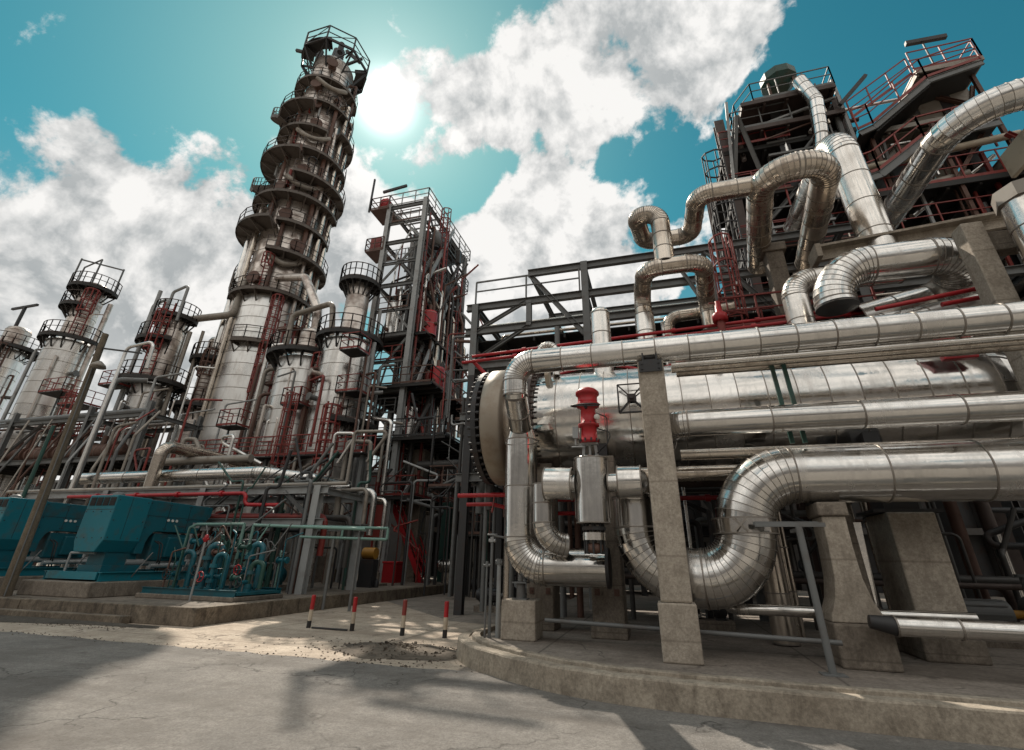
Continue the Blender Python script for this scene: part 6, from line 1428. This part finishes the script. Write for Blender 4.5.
part(MB().tube((-12.6, 11.7, .4), (-12.6, 11.7, 1.9), .028, 10), 'stem', 'galv_lt', t); part(MB().lathe((-12.6, 11.7, 1.9), (0, 0, 1), [(.03, 0), (.06, .03), (.06, .14), (.03, .2), (.001, .21)], 14).tube((-12.7, 11.7, 1.98), (-12.5, 11.7, 1.98), .03, 10), 'head', 'red', t)
for i in range(30):
    x = rnd.uniform(-14.9, -11.6); y = rnd.uniform(12.2, 14.6)
    thin_pipe('thin conduit among the teal valve risers', [(x, y, .5), (x, y, rnd.uniform(1.2, 2.6)), (x+rnd.uniform(-.8, .8), y+.1, rnd.uniform(1.6, 2.6))], rnd.uniform(.012, .03), rnd.choice(['galv', 'teal', 'rust', 'green', 'greenrail', 'galv', 'teal']), 'thin conduits among the teal risers', n=6)
for i, (x, y, mt) in enumerate(((-14.6, 16.8, 'teal'), (-18.9, 16.8, 'dark'))):
    pump(('teal pump under the low pipe rack', 'dark pump under the low pipe rack behind the compressor')[i], x, y, .4 if x < -11 else 0, mt, 1.0)
t = thing('yellow_motor', 'small ochre motor in shade beside the swan-neck pipe', 'motor', (-12.6, 20.5, .8))
part(MB().tube((-12.9, 20.5, 1.75), (-12.3, 20.5, 1.75), .24, 16), 'casing', 'yellow', t); part(MB().box(-12.95, -12.25, 20.3, 20.7, .401, 1.5), 'stand', 'dark', t)
for i in range(5): single(MB().lathe((-13.6+.36*i, 20.6, .41), (0, 0, 1), [(.10, 0), (.10, .2), (.06, .26), (.03, .28), (.03, .34), (.001, .345)], 12), 'canister', 'dark', 'dark knee-high canister in a row on the raised pavement in shade', 'canister', 'canisters in the shaded yard')

for i in range(40):
    x = rnd.uniform(-16.2, -12.2); y = rnd.uniform(14.6, 19.0); z0 = .4 if x < -11.2 else .02; z1 = rnd.uniform(1.2, 4.6)
    thin_pipe('thin pipe run between the teal risers and the column feet', [(x, y, z0), (x, y, z1), (x+rnd.uniform(-2, .6), y+.2, z1), (x+rnd.uniform(-2, .6), y+.2, z1+rnd.choice((-.9, .8, 1.4)))], rnd.uniform(.025, .075), rnd.choice(['galv', 'green', 'green', 'dark', 'rust', 'galv', 'dark', 'darkpipe']), 'thin pipe runs behind the teal risers', er=.15)
for i in range(12):
    x = rnd.uniform(-15, -11.6); y = rnd.uniform(12.4, 14.4); z = rnd.uniform(.9, 2.0)
    e_ = thing('hand_valve', 'small hand valve on the pipe tangle beside the teal risers', 'valve', (x, y, .5), 'hand valves among the teal risers')
    mt = rnd.choice(['teal', 'green', 'rust', 'galv'])
    part(MB().tube((x, y, .5), (x, y, z), .03, 8).tube((x-.16, y, z), (x+.16, y, z), .06, 10).tube((x-.19, y, z), (x-.15, y, z), .10, 12).tube((x+.15, y, z), (x+.19, y, z), .10, 12), 'body', mt, e_)
    part(MB().tube((x, y, z), (x, y, z+.22), .018, 6).lathe((x, y, z+.2), (0, 0, 1), [(.09, 0), (.105, .01), (.09, .02), (.075, .01), (.09, 0)], 14).bar((x-.09, y, z+.21), (x+.09, y, z+.21), .014), 'handwheel', rnd.choice(['dark', 'redox', 'dark']), e_)
# ------------------------------------------------------------------ leaning pole with lamp, far left
t = thing('lamp_pole', 'weathered brown pole with a small lamp bracket at the left, in front of the machines', 'pole', (-18.25, 10.7, .3))
part(MB().tube((-18.25, 10.7, .3), (-18.62, 10.7, 8.75), .155, 16, .10), 'post', 'wood', t)
part(MB().bar((-18.56, 10.7, 7.6), (-18.2, 10.6, 7.5), .04), 'bracket', 'dark', t)
part(MB().lathe((-18.15, 10.6, 7.6), (0, 0, -1), [(.06, 0), (.2, .12), (.24, .22), (.001, .22)], 14), 'lamp_shade', 'sheet', t)
part(MB().bar((-18.6, 10.7, 8.2), (-16.9, 11.0, 7.95), .05), 'stay', 'dark', t)
part(MB().tube((-18.1, 10.6, .4), (-18.44, 10.62, 7.4), .018, 8), 'conduit', 'galv', t)
thin_pipe('long pale upright pipe just right of the lamp pole', [(-26.2, 16.2, .4), (-26.1, 16.2, 11.4), (-24.6, 16.4, 11.7), (-24.6, 16.5, 10.2)], .085, 'clad_white', er=.3)
thin_pipe('second pale upright pipe right of the lamp pole, lower bend', [(-25.4, 16.6, .4), (-25.4, 16.6, 7.2), (-24.2, 16.7, 7.4)], .07, 'sheet', er=.3)
thin_pipe('dark green upright pipe left of the lamp pole', [(-26.3, 14.6, .4), (-26.3, 14.6, 6.8)], .08, 'green')
thin_pipe('grey upright pipe crossing behind the lamp pole', [(-28.0, 17.4, .4), (-28.0, 17.4, 10.2), (-27, 18.4, 10.4)], .14, 'galv', n=12)

t = single(TANGLE, 'small_pipework', TMATS, kind='stuff')
